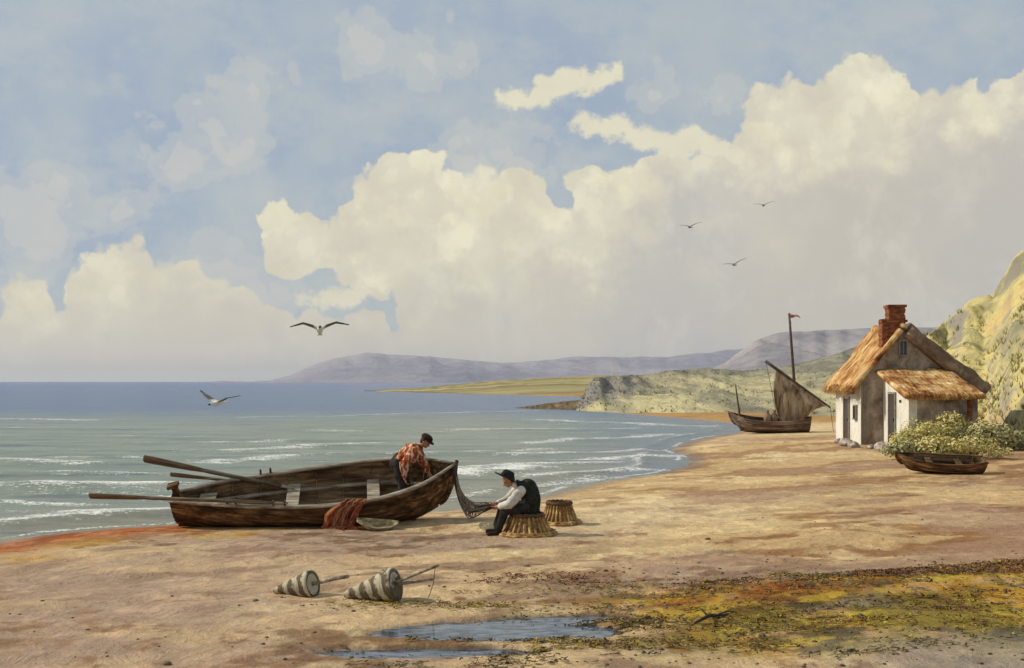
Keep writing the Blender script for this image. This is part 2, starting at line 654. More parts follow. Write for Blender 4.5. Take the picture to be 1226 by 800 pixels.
M['palewood'] = mottled('pale_scrubbed_wood', [(0.36, (0.15, 0.105, 0.045)), (0.5, (0.36, 0.28, 0.14)), (0.64, (0.60, 0.51, 0.31))], 6.0, (1, 3, 3), rough=0.7, fine=4)
M['wicker'] = mottled('golden_wicker', [(0.35, (0.10, 0.040, 0.011)), (0.46, (0.30, 0.145, 0.036)), (0.56, (0.52, 0.30, 0.085)), (0.68, (0.74, 0.53, 0.22))], 9.0, (1, 1, 0.6), rough=0.6, spec=0.4, bump_s=0.7, fine=7)
M['wickermid'] = mottled('brown_wicker_weave', [(0.34, (0.10, 0.042, 0.012)), (0.48, (0.26, 0.13, 0.038)), (0.62, (0.46, 0.28, 0.09))], 10.0, (1, 1, 4), rough=0.7, bump_s=0.8, fine=5)
M['wickerdark'] = mottled('dark_wicker_rim', [(0.3, (0.045, 0.022, 0.010)), (0.7, (0.18, 0.09, 0.04))], 14.0, rough=0.7, bump_s=0.8, fine=5)
M['rope'] = mottled('tarred_cord', [(0.3, (0.022, 0.016, 0.013)), (0.7, (0.08, 0.06, 0.045))], 20.0, rough=0.85)
M['redcloth'] = mottled('red_barked_netting', [(0.34, (0.10, 0.018, 0.012)), (0.45, (0.26, 0.045, 0.020)), (0.54, (0.46, 0.12, 0.035)), (0.66, (0.55, 0.24, 0.09))], 7.0, (1, 1, 1), rough=0.9, bump_s=0.8, bump_d=0.03, fine=6)
M['redcord'] = mottled('pink_net_cord', [(0.3, (0.30, 0.10, 0.05)), (0.7, (0.55, 0.30, 0.17))], 20.0, rough=0.9)
M['stone'] = mottled('pale_beach_stone', [(0.34, (0.15, 0.11, 0.085)), (0.5, (0.36, 0.29, 0.235)), (0.64, (0.62, 0.56, 0.48))], 5.0, fine=5)
M['pebble'] = mottled('small_dark_pebbles', [(0.3, (0.06, 0.045, 0.03)), (0.5, (0.16, 0.12, 0.08)), (0.7, (0.34, 0.28, 0.2))], 0.9, coord='Object', fine=5)
M['iron'] = mottled('rusty_iron', [(0.3, (0.03, 0.02, 0.015)), (0.7, (0.10, 0.06, 0.04))], 30)


# ------------------------------------------------------------------ the setting: ground
def lod_rows(first, last, step):
    ys = np.arange(first, last, -step)
    return H * F / (ys - HY)


rows = np.concatenate([[-60, -30, -12, -4, 1, 4, 6, 7.2], lod_rows(930, 480, 1.0), lod_rows(480, 462, 0.6), lod_rows(462, 457.3, 0.4)])
us = np.concatenate([np.linspace(-3.0, -0.56, 50)[:-1], np.linspace(-0.56, 0.56, 640), np.linspace(0.56, 3.0, 50)[1:]])
YY = np.repeat(rows[:, None], len(us), 1)
XX = us[None, :] * np.maximum(YY, 8.0)
ZZ = ground(XX, YY)


def px_of(x, y, z):
    yy = np.maximum(y, 0.5)
    return CX + F * x / yy, HY - F * (z - H) / yy


DD = shore_dist(XX, YY)
tan = np.array(lin((213, 183, 140), 0.86))
pale = np.array(lin((232, 209, 162), 0.92))
mauve = np.array(lin((184, 156, 134), 0.82))
brown = np.array(lin((172, 130, 90), 0.76))
rust = np.array(lin((190, 104, 42), 0.80))
dark = np.array(lin((104, 76, 48), 0.72))
ochre = np.array(lin((206, 160, 58), 0.82))
olive = np.array(lin((136, 120, 50), 0.78))
greyc = np.array(lin((166, 156, 142), 0.74))


def lerp(a, b, t):
    return a * (1 - t[..., None]) + b * t[..., None]


# streaks: the strand is combed along x with a slight slant
sx, sy = XX * 0.34 + YY * 0.06, YY * 0.50 - XX * 0.12
s1 = fbm(sx, sy, 31, 5, 0.6)
s2 = fbm(sx * 2.6 + 7, sy * 2.0, 41, 5, 0.62)
s3 = fbm(sx * 7.0 + 3, sy * 5.0, 51, 4, 0.62)
far = sstep(24, 46, YY)
C = np.broadcast_to(tan, (*XX.shape, 3)).copy()
s4 = fbm(XX * 0.50 + YY * 0.35 + 11, YY * 0.9 - XX * 0.42, 61, 5, 0.62)     # drifts that run up the beach to the right
C = lerp(C, pale, sstep(0.47, 0.62, s2) * 0.8)
C = lerp(C, mauve, sstep(0.47, 0.60, s1) * 0.85)
C = lerp(C, brown, sstep(0.53, 0.64, s2 * 0.5 + s3 * 0.5) * 0.85)
C = lerp(C, np.array(lin((158, 128, 104), .74)), sstep(0.54, 0.66, s4) * 0.8)
C = lerp(C, dark, sstep(0.60, 0.68, s3 * 0.6 + s1 * 0.4) * 0.6)
# right-hand sand: browner drifts, pale close to the water
right = sstep(2.0, 7.0, XX) * sstep(13.5, 16.5, YY) * (1 - sstep(60, 90, YY))
C = lerp(C, brown * 1.15, right * sstep(0.42, 0.56, s1) * 0.7)
C = lerp(C, np.array(lin((150, 106, 66), .72)), right * sstep(0.50, 0.62, s4) * 0.8)
C = lerp(C, mauve, right * sstep(0.52, 0.62, s3) * 0.6)
C = lerp(C, np.array(lin((206, 160, 100), .8)), right * sstep(0.45, 0.65, s2) * 0.5)
C = lerp(C, pale * 1.03, sstep(0.2, 1.2, DD) * (1 - sstep(3.5, 9.0, DD)) * sstep(16, 20, YY) * sstep(-1, 2, XX) * 0.75)
# left foreground is a cooler mauve-brown
lf = sstep(-1.0, -4.0, XX) * (1 - sstep(15.5, 18.5, YY))
C = lerp(C, mauve * 1.06, lf * (0.35 + 0.5 * sstep(0.4, 0.6, s2)))
C = lerp(C, brown, lf * sstep(0.54, 0.66, s3 * 0.5 + s1 * 0.5) * 0.6)
s5 = fbm(XX * 0.15 + YY * 0.10 + 40, YY * 0.30 - XX * 0.16, 81, 4, 0.55)
s6 = fbm(XX * 0.19 + YY * 0.12 + 90, YY * 0.36 - XX * 0.20, 83, 4, 0.55)
sw = sstep(-1.0, 3.0, XX) * sstep(13.0, 15.5, YY) * (1 - sstep(45, 60, YY))
C = lerp(C, np.array(lin((166, 118, 74), .76)), sw * sstep(0.47, 0.56, s5 + (s3 - .5) * 0.25) * 0.75)
C = lerp(C, np.array(lin((182, 148, 122), .82)), sw * sstep(0.53, 0.62, s6 + (s3 - .5) * 0.25) * 0.65)
C = lerp(C, np.array(lin((226, 198, 146), .92)), sw * sstep(0.46, 0.38, s6 + (s3 - .5) * 0.2) * 0.55)
# rust-coloured wrack along the left waterline
rl = (sstep(0.0, 0.25, DD) * (1 - sstep(0.9, 2.6, DD + (s2 - 0.5) * 1.8))) * sstep(-3.2, -5.4, XX) * (1 - sstep(28, 34, YY))
C = lerp(C, rust, rl * (0.65 + 0.35 * sstep(0.4, 0.55, s3)))
C = lerp(C, rust * 0.55, rl * sstep(0.5, 0.6, s2) * 0.7)
rl2 = (sstep(1.0, 2.0, DD) * (1 - sstep(2.8, 4.0, DD))) * sstep(-2.8, -5.2, XX) * (1 - sstep(28, 34, YY))
C = lerp(C, ochre * 1.1, rl2 * 0.55 * sstep(0.4, 0.62, s2))
# weed-stained ground on the right foreground and round the pools
ridge = 12.95 + 0.36 * np.maximum(XX - 2.4, 0) - 0.25 * np.maximum(2.4 - XX, 0)
wd = sstep(0.6, 2.6, XX + (YY - 11) * 0.35) * (1 - sstep(-0.2, 0.35, YY - ridge + (s2 - 0.5) * 1.2)) * sstep(9.6, 10.5, YY)
C = lerp(C, ochre * np.array([1.0, .93, .6]), wd * (0.45 + 0.5 * sstep(0.42, 0.56, s3)))
C = lerp(C, olive * np.array([1.15, 1.15, .8]), wd * sstep(0.42, 0.54, s2) * 0.9)
C = lerp(C, dark * 0.75, wd * sstep(0.52, 0.62, s4 * 0.4 + s3 * 0.6) * 0.55)
C = lerp(C, greyc * 0.9, wd * sstep(0.58, 0.68, s1) * 0.5)
C = lerp(C, np.array([.50, .37, .045]), wd * sstep(0.55, 0.63, fbm(XX * 1.1 + 5, YY * 2.2 - XX * .4, 71, 5, .62)) * 0.85)
C = lerp(C, np.array([.075, .058, .026]), wd * sstep(0.57, 0.66, fbm(XX * 1.0 + 25, YY * 2.1 - XX * .5, 73, 5, .62)) * 0.85)
C = lerp(C, rust * 0.75, wd * sstep(-1.3, -0.4, YY - ridge) * sstep(0.36, 0.5, s2) * 0.85)
pn = pool_near(XX, YY)
C = lerp(C, ochre, pn * sstep(0.46, 0.62, s3) * 0.7 * (1 - sstep(-1.6, -1.0, -XX)))
C = lerp(C, dark, pn * sstep(0.48, 0.64, s2) * 0.6)
gb = sstep(2.2, 4.0, XX) * (1 - sstep(10.2, 11.2, YY + (s2 - .5)))
C = lerp(C, greyc, gb * 0.7)
PM = pool_mask(XX, YY)
C = lerp(C, np.array([0.035, 0.035, 0.03]), sstep(0.25, 0.7, PM))
wet = np.maximum(1 - sstep(0.15, 0.9, DD), sstep(0.02, 0.3, PM) * 0.9)
C = C * 1.07 * (1 - 0.35 * wet[..., None])
# far strand
fs = sstep(66, 74, YY)
C = lerp(C, np.array(lin((206, 160, 96), 0.72)), fs * 0.9)
C = lerp(C, brown, fs * sstep(0.5, 0.62, s1) * 0.5)
C = lerp(C, np.array(lin((214, 196, 128), 0.75)), sstep(250, 300, YY))

mt, T = new_mat('beach_sand')
at = T.n('ShaderNodeVertexColor', layer_name='tint').outputs['Color']
pos = T.n('ShaderNodeNewGeometry').outputs['Position']
na = T.noise(T.scaled(pos, (1.2, 1.0, 1)), 1.7, 9, 0.70, 0.6)
nb = T.noise(pos, 38.0, 4, 0.7)
nc = T.noise(T.scaled(pos, (1.2, 0.9, 1)), 7.0, 7, 0.68, 0.8)
col = T.mix(0.75, at, T.ramp(na.outputs['Fac'], [(0.30, (0.62, 0.58, 0.54)), (0.5, (1, 1, 1)), (0.68, (1.2, 1.17, 1.10))]), 'MULTIPLY')
col = T.mix(0.8, col, T.ramp(nc.outputs['Fac'], [(0.30, (0.70, 0.66, 0.62)), (0.46, (1, 1, 1)), (0.70, (1.14, 1.12, 1.08))]), 'MULTIPLY')
col = T.mix(0.6, col, T.ramp(nb.outputs['Fac'], [(0.30, (0.6, 0.57, 0.54)), (0.5, (1, 1, 1)), (0.72, (1.2, 1.18, 1.15))]), 'MULTIPLY')
wetn = T.n('ShaderNodeAttribute', attribute_name='wet').outputs['Fac']
vd = T.n('ShaderNodeTexVoronoi', feature='SMOOTH_F1')
T.link(pos, vd.inputs['Vector'])
vd.inputs['Scale'].default_value = 3.2
trod = T.math('MULTIPLY', T.step(vd.outputs['Distance'], 0.10, 0.42), T.step(na.outputs['Fac'], 0.42, 0.6, 0.0, 0.8))
hb = T.math('ADD', T.math('MULTIPLY', nb.outputs['Fac'], 0.25), T.math('ADD', T.math('ADD', nc.outputs['Fac'], na.outputs['Fac']), trod))
finish(T, col, T.step(wetn, 0, 1, 0.93, 0.42), T.step(wetn, 0, 1, 0.15, 0.45), hb, 0.55, 0.08)
tag(np_grid_mesh('beach', XX, YY, ZZ, mt, {'wet': wet}, {'tint': C}), 'tan sandy beach with brown drifts and stains running down to the bay', 'beach', kind='structure')

# ------------------------------------------------------------------ the sea
rows = np.concatenate([[2, 8, 12], lod_rows(690, 480, 0.55), lod_rows(480, 462, 0.5), lod_rows(462, 457.2, 0.3)])
us = np.concatenate([np.linspace(-3.0, -0.5, 60)[:-1], np.linspace(-0.5, 0.26, 560), np.linspace(0.26, 1.2, 60)[1:]])
YY = np.repeat(rows[:, None], len(us), 1)
XX = us[None, :] * np.maximum(YY, 8.0)
DD = -shore_dist(XX, YY)                                 # distance offshore
wob = (fbm(XX * 0.10, YY * 0.10, 3, 3) - 0.5) * 5.0
ph = YY + 0.10 * XX + wob
deep = sstep(0.0, 6.0, DD)
lodf = np.clip(45.0 / np.maximum(YY, 45), 0, 1)
env = 0.35 + 0.9 * fbm(XX * 0.12, YY * 0.3, 13, 3)
wh = 0.065 * np.sin(ph * 2 * math.pi / 5.2) + 0.035 * np.sin(ph * 2 * math.pi / 2.3 + XX * 0.3) + 0.05 * (fbm(XX * 0.5, YY * 1.4, 23, 4) - 0.5)
wh = wh * env * deep * lodf
FO = np.zeros_like(XX)
crests = [((0, 502), (110, 503), .35), ((150, 522), (235, 524), .3), ((170, 531), (320, 528), .35), ((270, 539), (480, 530), .45), ((0, 552), (90, 556), .45), ((90, 549), (150, 546), .35),
          ((0, 583), (60, 589), 1.0), ((60, 589), (185, 581), 1.0), ((255, 556), (335, 546), .45), ((110, 618), (215, 611), .7), ((0, 626), (100, 620), .6), ((0, 600), (90, 604), .4),
          ((545, 570), (625, 561), .9), ((560, 560), (725, 555), .5), ((620, 545), (770, 540), .45), ((640, 530), (800, 521), .45), ((690, 551), (828, 545), .55), ((650, 571), (765, 563), .5),
          ((420, 497), (640, 492), .25), ((640, 503), (850, 511), .4), ((550, 515), (760, 513), .35), ((380, 515), (520, 517), .25), ((640, 582), (720, 572), .35), ((0, 512), (60, 511), .25),
          ((200, 596), (215, 596), .4), ((290, 500), (420, 498), .2), ((20, 567), (170, 570), .3), ((480, 545), (640, 538), .3)]
PX, PY = px_of(XX, YY, np.zeros_like(XX))
jit = (fbm(XX * 0.35, YY * 0.2, 63, 3) - 0.5)
for (a, b, w) in crests:
    ax, ay = (a[0] - CX) / F * (H * F / (a[1] - HY)), H * F / (a[1] - HY)
    bx, by = (b[0] - CX) / F * (H * F / (b[1] - HY)), H * F / (b[1] - HY)
    ab = np.array([bx - ax, by - ay])
    L2 = ab @ ab
    t = ((XX - ax) * ab[0] + (YY - ay) * ab[1]) / L2
    tcl = np.clip(t, 0, 1)
    ddx, ddy = XX - (ax + tcl * ab[0]), YY - (ay + tcl * ab[1]) + jit * 1.1 * w
    wid = (0.22 + 0.42 * w) * np.maximum(1, ay / 26.0)
    g = np.exp(-(ddx / 1.2) ** 2 - (ddy / wid) ** 2)
    FO = np.maximum(FO, g * min(1.0, 0.45 + 0.65 * w))
    wh = wh + 0.10 * w * np.exp(-(ddx / 2.0) ** 2 - (ddy / (wid * 1.6)) ** 2) * sstep(0.1, 1.5, DD)
# lace along the water's edge and little breaking caps
edge = np.exp(-((DD - 0.30 - 0.5 * jit) / 0.16) ** 2) * 0.75 * sstep(0.36, 0.58, fbm(XX * 0.5, YY * 0.5, 93, 3))
FO = np.maximum(FO, edge)
FO = np.maximum(FO, np.exp(-((DD - 1.5 - 1.2 * jit) / 0.22) ** 2) * 0.7 * sstep(0.42, 0.6, fbm(XX * 0.3 + 9, YY * 0.3, 97, 3)) * (1 - sstep(60, 80, YY)))
wh = wh + 0.05 * np.exp(-((DD - 1.5 - 1.2 * jit) / 0.35) ** 2) * (1 - sstep(60, 80, YY))
cap = sstep(0.35, 0.9, wh / (0.075)) * 0.36 * sstep(0.48, 0.62, fbm(XX * 0.25, YY * 0.5, 91, 3)) * (1 - sstep(90, 140, YY))
FO = np.maximum(FO, cap)
spk = 0.30 * sstep(0.50, 0.62, fbm(XX * 0.06, YY * 0.22, 95, 4)) * sstep(-6, 3, XX) * (1 - sstep(75, 110, YY)) * sstep(0.4, 1.5, DD)  # sparkle on the bay water, painted into the colour as white specks
FO = np.maximum(FO, spk)
sea_z = wh
m_sea, T = new_mat('sea_water')
dist = T.n('ShaderNodeAttribute', attribute_name='off').outputs['Fac']
fo = T.n('ShaderNodeAttribute', attribute_name='foam_sparkle').outputs['Fac']
pos = T.n('ShaderNodeNewGeometry').outputs['Position']
sp = T.n('ShaderNodeSeparateXYZ')
T.link(pos, sp.inputs[0])
Yp = sp.outputs['Y']
nf = T.noise(T.scaled(pos, (0.35, 1.3, 1)), 0.35, 6, 0.6)
Yn = T.math('ADD', Yp, T.math('MULTIPLY', T.math('SUBTRACT', nf.outputs['Fac'], 0.5), 60.0))
green = T.mix(nf.outputs['Fac'], lin((134, 150, 136), 0.68), lin((170, 178, 162), 0.70))
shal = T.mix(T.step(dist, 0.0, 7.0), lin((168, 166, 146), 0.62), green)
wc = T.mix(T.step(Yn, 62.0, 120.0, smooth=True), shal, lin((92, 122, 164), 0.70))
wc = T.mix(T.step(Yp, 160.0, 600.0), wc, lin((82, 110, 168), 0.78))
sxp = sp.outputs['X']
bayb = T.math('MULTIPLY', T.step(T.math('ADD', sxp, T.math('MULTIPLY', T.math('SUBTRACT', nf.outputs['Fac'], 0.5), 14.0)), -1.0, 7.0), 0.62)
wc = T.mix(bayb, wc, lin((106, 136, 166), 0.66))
streak = T.noise(T.scaled(pos, (0.25, 2.0, 1)), 0.8, 5, 0.62)
wc = T.mix(T.step(streak.outputs['Fac'], 0.52, 0.66, 0.0, 0.55), wc, lin((96, 116, 140), 0.6))
wc = T.mix(T.step(streak.outputs['Fac'], 0.46, 0.34, 0.0, 0.5), wc, lin((188, 186, 166), 0.62))
n1 = T.noise(T.scaled(pos, (0.8, 2.2, 1)), 2.0, 6, 0.65, 0.5)
n2 = T.noise(T.scaled(pos, (1.0, 1.5, 1)), 10.0, 4, 0.7)
wc = T.mix(0.5, wc, T.ramp(n1.outputs['Fac'], [(0.32, (0.66, 0.70, 0.72)), (0.5, (1, 1, 1)), (0.7, (1.18, 1.17, 1.12))]), 'MULTIPLY')
fm = T.math('ADD', T.math('MULTIPLY', fo, 0.85), T.math('MULTIPLY', T.math('SUBTRACT', n2.outputs['Fac'], 0.5), 2.6))
fm = T.math('ADD', fm, T.math('MULTIPLY', T.math('SUBTRACT', n1.outputs['Fac'], 0.5), 1.5))
fm = T.math('MULTIPLY', T.step(fm, 0.52, 0.70), T.step(fo, 0.03, 0.16))
colr = T.mix(fm, wc, (0.80, 0.79, 0.74))
hb = T.math('ADD', n1.outputs['Fac'], T.math('MULTIPLY', n2.outputs['Fac'], 0.35))
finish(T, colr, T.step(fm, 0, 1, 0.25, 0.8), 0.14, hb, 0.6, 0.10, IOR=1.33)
tag(np_grid_mesh('sea', XX, YY, sea_z, m_sea, {'off': DD, 'foam_sparkle': FO}), 'grey green sea with white wave crests turning blue towards the horizon', 'sea', kind='structure')

# tide pool water: one level sheet per pool group, lying in the hollows of the sand
m_pool, T = new_mat('tide_pool_water')
pos = T.n('ShaderNodeNewGeometry').outputs['Position']
nn = T.noise(T.scaled(pos, (1, 3, 1)), 5.0, 4, 0.6)
pc = T.mix(T.step(nn.outputs['Fac'], 0.4, 0.62), (0.022, 0.026, 0.034), (0.13, 0.16, 0.21))  # pale blue mixes sky reflection into the base colour
finish(T, pc, 0.04, 0.9, nn.outputs['Fac'], 0.10, 0.02, IOR=1.33)
gx, gy = np.meshgrid(np.linspace(-1.9, 1.6, 120), np.linspace(9.9, 12.0, 70))
pm = (ground(gx, gy) < POOL_Z + 0.03)
mb = MB()
r_, c_ = gx.shape
idm = {}
fs_ = []
for i in range(r_ - 1):
    for j in range(c_ - 1):
        if pm[i, j] or pm[i + 1, j] or pm[i, j + 1] or pm[i + 1, j + 1]:
            q = []
            for (a, b) in ((i, j), (i, j + 1), (i + 1, j + 1), (i + 1, j)):
                if (a, b) not in idm:
                    idm[(a, b)] = len(mb.v)
                    mb.v.append((gx[a, b], gy[a, b], POOL_Z))
                q.append(idm[(a, b)])
            mb.f.append(tuple(q))
            mb.mi.append(0)
tag(mb.build('tide_pool_water', m_pool, smooth=True), 'still dark blue water in the tide pools of the foreground sand', 'tide pool', kind='structure')


# ------------------------------------------------------------------ hills
def hill(name, prof, Yf, Yr, ncol, nrow, amp, nscale, mat, z0=0.0, power=1.2, back=1.8, seed=0, gully=0.0, jag=0.0, label=None, cat=None, rocky=None):
    px = np.linspace(prof[0][0], prof[-1][0], ncol)
    top = np.interp(px, [p[0] for p in prof], [p[1] for p in prof])
    top = top + (fbm(px * 0.06, px * 0, seed + 3, 4) - 0.5) * jag
    yf = np.interp(px, [p[0] for p in Yf], [p[1] for p in Yf])
    yr = np.interp(px, [p[0] for p in Yr], [p[1] for p in Yr])
    s = np.concatenate([np.linspace(0, 1, nrow), 1 + np.linspace(0, 1, nrow // 3)[1:] * (back - 1)])
    Yg = yf[None, :] + (yr - yf)[None, :] * s[:, None]
    Xg = ((px - CX) / F)[None, :] * Yg
    zr = H + (HY - top) / F * yr
    sh = np.where(s < 1, np.clip(s, 0, 1) ** power, np.clip(1 - ((s - 1) / (back - 1)) ** 1.5, -0.3, 1))
    Zg = z0 + (zr - z0)[None, :] * sh[:, None]
    k = np.clip(s, 0, 1)[:, None] * np.clip(1.25 - 1.3 * np.abs(s - 0.6)[:, None], 0.25, 1)
    rid = 1 - 2 * np.abs(fbm(Xg * nscale, Yg * nscale, seed, 5, 0.55) - 0.5)
    edge = np.minimum(1, np.minimum(np.arange(ncol), np.arange(ncol)[::-1]) / 8.0)[None, :]
    Zg = Zg + (rid - 0.72) * amp * k * edge
    if gully:
        gl = np.abs(fbm(Xg * nscale * 2.2 + Yg * nscale * 0.5, Yg * nscale * 0.3, seed + 8, 4) - 0.5) * 2
        Zg = Zg - gully * (1 - sstep(0.0, 0.35, gl)) * k * edge
    # the crest keeps the height the skyline has
    for _ in range(3):
        cur = ((Zg - H) / Yg).max(0)
        dlt = ((HY - top) / F - cur)
        Zg = Zg + dlt[None, :] * Yg * np.clip(s, 0, 1)[:, None] ** 0.8 * np.clip(1.9 - s, 0, 1)[:, None]
    Zg = np.where(s[:, None] <= 0, z0, Zg)
    rk = np.zeros_like(Zg)
    if rocky:
        rk = rk + np.interp(px, [p[0] for p in rocky], [p[1] for p in rocky])[None, :] * sstep(0.05, 0.35, s)[:, None]
    o = np_grid_mesh(name, Xg, Yg, Zg, mat, {'rock': rk})
    tag(o, label, cat, kind='structure')
    return Xg, Yg, Zg, nrow


def hill_mat(name, stops, sc, stretch=(1, 1, 1), extra=None, bump=0.5, rot=(0, 0, 0), top=None):
    m, T = new_mat(name)
    pos = T.n('ShaderNodeNewGeometry').outputs['Position']
    v = T.scaled(pos, stretch, rot)
    n1 = T.noise(v, sc, 7, 0.62, 0.5)
    n2 = T.noise(v, sc * 6, 6, 0.65, 0.3)
    f = T.math('ADD', T.math('MULTIPLY', n1.outputs['Fac'], 0.7), T.math('MULTIPLY', n2.outputs['Fac'], 0.3))
    col = T.ramp(f, stops)
    if top:                                              # darker heath on the crest
        zz = T.n('ShaderNodeSeparateXYZ')
        T.link(pos, zz.inputs[0])
        hz_ = T.math('ADD', zz.outputs['Z'], T.math('MULTIPLY', T.math('SUBTRACT', n1.outputs['Fac'], 0.5), top[1] * 2.5))
        col = T.mix(T.step(hz_, top[0] - top[1], top[0] + top[1]), col, T.mix(T.step(n2.outputs['Fac'], 0.4, 0.6), top[2], top[3]))
    if extra:                                            # bare rock where the slope is steep
        nz = T.n('ShaderNodeSeparateXYZ')
        T.link(T.n('ShaderNodeNewGeometry').outputs['Normal'], nz.inputs[0])
        st = T.math('ADD', nz.outputs['Z'], T.math('MULTIPLY', T.math('SUBTRACT', n2.outputs['Fac'], 0.5), 0.8))
        st = T.math('SUBTRACT', st, T.n('ShaderNodeAttribute', attribute_name='rock').outputs['Fac'])
        col = T.mix(T.step(st, extra[1], extra[0], 1.0, 0.0), col, T.mix(n1.outputs['Fac'], extra[2], extra[3]))
    finish(T, col, 0.95, 0.1, f, bump, 0.6 / sc * 0.25)
    return m


m_far = hill_mat('hazed_far_hill', [(0.36, (0.20, 0.195, 0.26)), (0.5, (0.28, 0.27, 0.33)), (0.62, (0.36, 0.34, 0.37))], 0.0016, (1, 1, 3))  # violet-blue of distance haze put into the base colour
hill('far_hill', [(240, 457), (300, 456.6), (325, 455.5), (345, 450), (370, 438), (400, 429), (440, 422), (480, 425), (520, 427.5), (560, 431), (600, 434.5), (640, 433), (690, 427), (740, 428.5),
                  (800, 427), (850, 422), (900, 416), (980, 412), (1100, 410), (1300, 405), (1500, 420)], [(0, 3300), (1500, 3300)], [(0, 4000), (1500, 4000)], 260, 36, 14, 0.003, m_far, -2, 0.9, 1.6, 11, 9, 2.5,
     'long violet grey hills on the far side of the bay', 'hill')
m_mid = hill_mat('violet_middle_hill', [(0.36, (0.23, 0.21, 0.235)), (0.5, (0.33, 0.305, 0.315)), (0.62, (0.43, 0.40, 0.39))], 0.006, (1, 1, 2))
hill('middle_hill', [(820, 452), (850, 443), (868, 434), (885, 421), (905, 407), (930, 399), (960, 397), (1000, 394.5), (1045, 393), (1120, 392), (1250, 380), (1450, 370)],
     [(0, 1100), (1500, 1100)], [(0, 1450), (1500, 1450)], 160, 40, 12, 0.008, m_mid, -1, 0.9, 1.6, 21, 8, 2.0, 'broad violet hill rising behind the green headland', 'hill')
m_low = hill_mat('yellow_low_coast', [(0.32, (0.15, 0.12, 0.055)), (0.46, (0.27, 0.22, 0.10)), (0.56, (0.38, 0.33, 0.16)), (0.7, (0.46, 0.42, 0.24))], 0.05, (0.25, 1, 1))
hill('low_coast', [(436, 468), (470, 466), (510, 463.5), (550, 459.5), (590, 456), (640, 453), (700, 450), (780, 449), (900, 448)],
     [(436, 330), (560, 255), (640, 225), (900, 215)], [(436, 345), (560, 400), (900, 420)], 150, 30, 1.4, 0.04, m_low, 0.1, 0.8, 1.7, 31, 0.5, 1.0, 'low yellow coast with sandy fields across the inlet', 'coast')
m_head = hill_mat('green_headland', [(0.36, (0.17, 0.155, 0.115)), (0.44, (0.28, 0.255, 0.17)), (0.50, (0.40, 0.355, 0.21)), (0.56, (0.56, 0.49, 0.27)), (0.66, (0.62, 0.51, 0.33))], 0.07, (1.3, 0.35, 2.2),
                  (0.86, 0.52, (0.16, 0.145, 0.135), (0.30, 0.275, 0.245)), 0.8, (0.5, 0.3, 0.9), (3.6, 0.8, (0.16, 0.155, 0.12), (0.28, 0.26, 0.19)))
hd = hill('headland', [(690, 484), (700, 470), (706, 458), (712, 452), (730, 450), (780, 448), (800, 444), (850, 440.5), (890, 444), (930, 440), (960, 434), (1000, 424), (1030, 413), (1060, 405), (1110, 398), (1250, 390), (1500, 380)],
          [(690, 106), (740, 98), (800, 92), (880, 88), (960, 80), (1060, 72), (1500, 60)], [(690, 112), (712, 118), (760, 140), (850, 160), (1060, 150), (1500, 150)], 240, 70, 1.5, 0.07, m_head, -0.05, 0.85, 1.8, 41, 1.0, 2.0,
          'green headland with grey rocky end above the far beach', 'headland', [(700, 0.45), (745, 0.36), (790, 0.1), (840, 0.0)])
m_cliff = hill_mat('grassy_cliff', [(0.34, (0.15, 0.145, 0.105)), (0.42, (0.27, 0.25, 0.16)), (0.48, (0.46, 0.40, 0.18)), (0.54, (0.60, 0.51, 0.22)), (0.60, (0.56, 0.37, 0.16)), (0.70, (0.48, 0.42, 0.31))], 0.16, (1, 1, 0.7),
                   (0.56, 0.24, (0.20, 0.18, 0.15), (0.38, 0.34, 0.27)), 0.9, (0, 0.6, 0.4))
cl = hill('cliff', [(1078, 440), (1090, 420), (1103, 405), (1118, 396), (1130, 386), (1150, 371), (1160, 360), (1170, 355), (1188, 352), (1200, 333), (1212, 313), (1228, 296), (1262, 268), (1330, 240), (1500, 225), (1900, 230)],
          [(1078, 56), (1110, 55), (1180, 51), (1210, 42), (1240, 37), (1400, 33), (1900, 24)], [(1078, 66), (1130, 72), (1230, 72), (1500, 66), (1900, 55)], 240, 110, 3.4, 0.11, m_cliff, 0.25, 1.05, 1.7, 51, 1.7, 5.0,
          'steep grassy cliff with bare rock rising behind the cottage', 'cliff', [(1100, 0.0), (1128, 0.1), (1150, 0.25), (1180, 0.12), (1200, 0.0)])


m_spit = hill_mat('brown_rocky_spit', [(0.34, (0.055, 0.042, 0.026)), (0.48, (0.13, 0.095, 0.055)), (0.60, (0.24, 0.175, 0.09)), (0.72, (0.36, 0.28, 0.15))], 0.5, (0.5, 1, 1))
hill('rocky_spit', [(610, 489.5), (632, 486.5), (655, 483), (680, 480), (705, 477.5), (722, 476), (750, 478), (770, 484)], [(610, 113), (700, 107), (770, 100)], [(610, 116), (700, 113), (770, 106)], 120, 16, 0.5, 0.6, m_spit, -0.25, 0.8, 2.2, 61, 0.2, 1.2,
     'brown rocky spit running into the bay below the headland', 'spit')


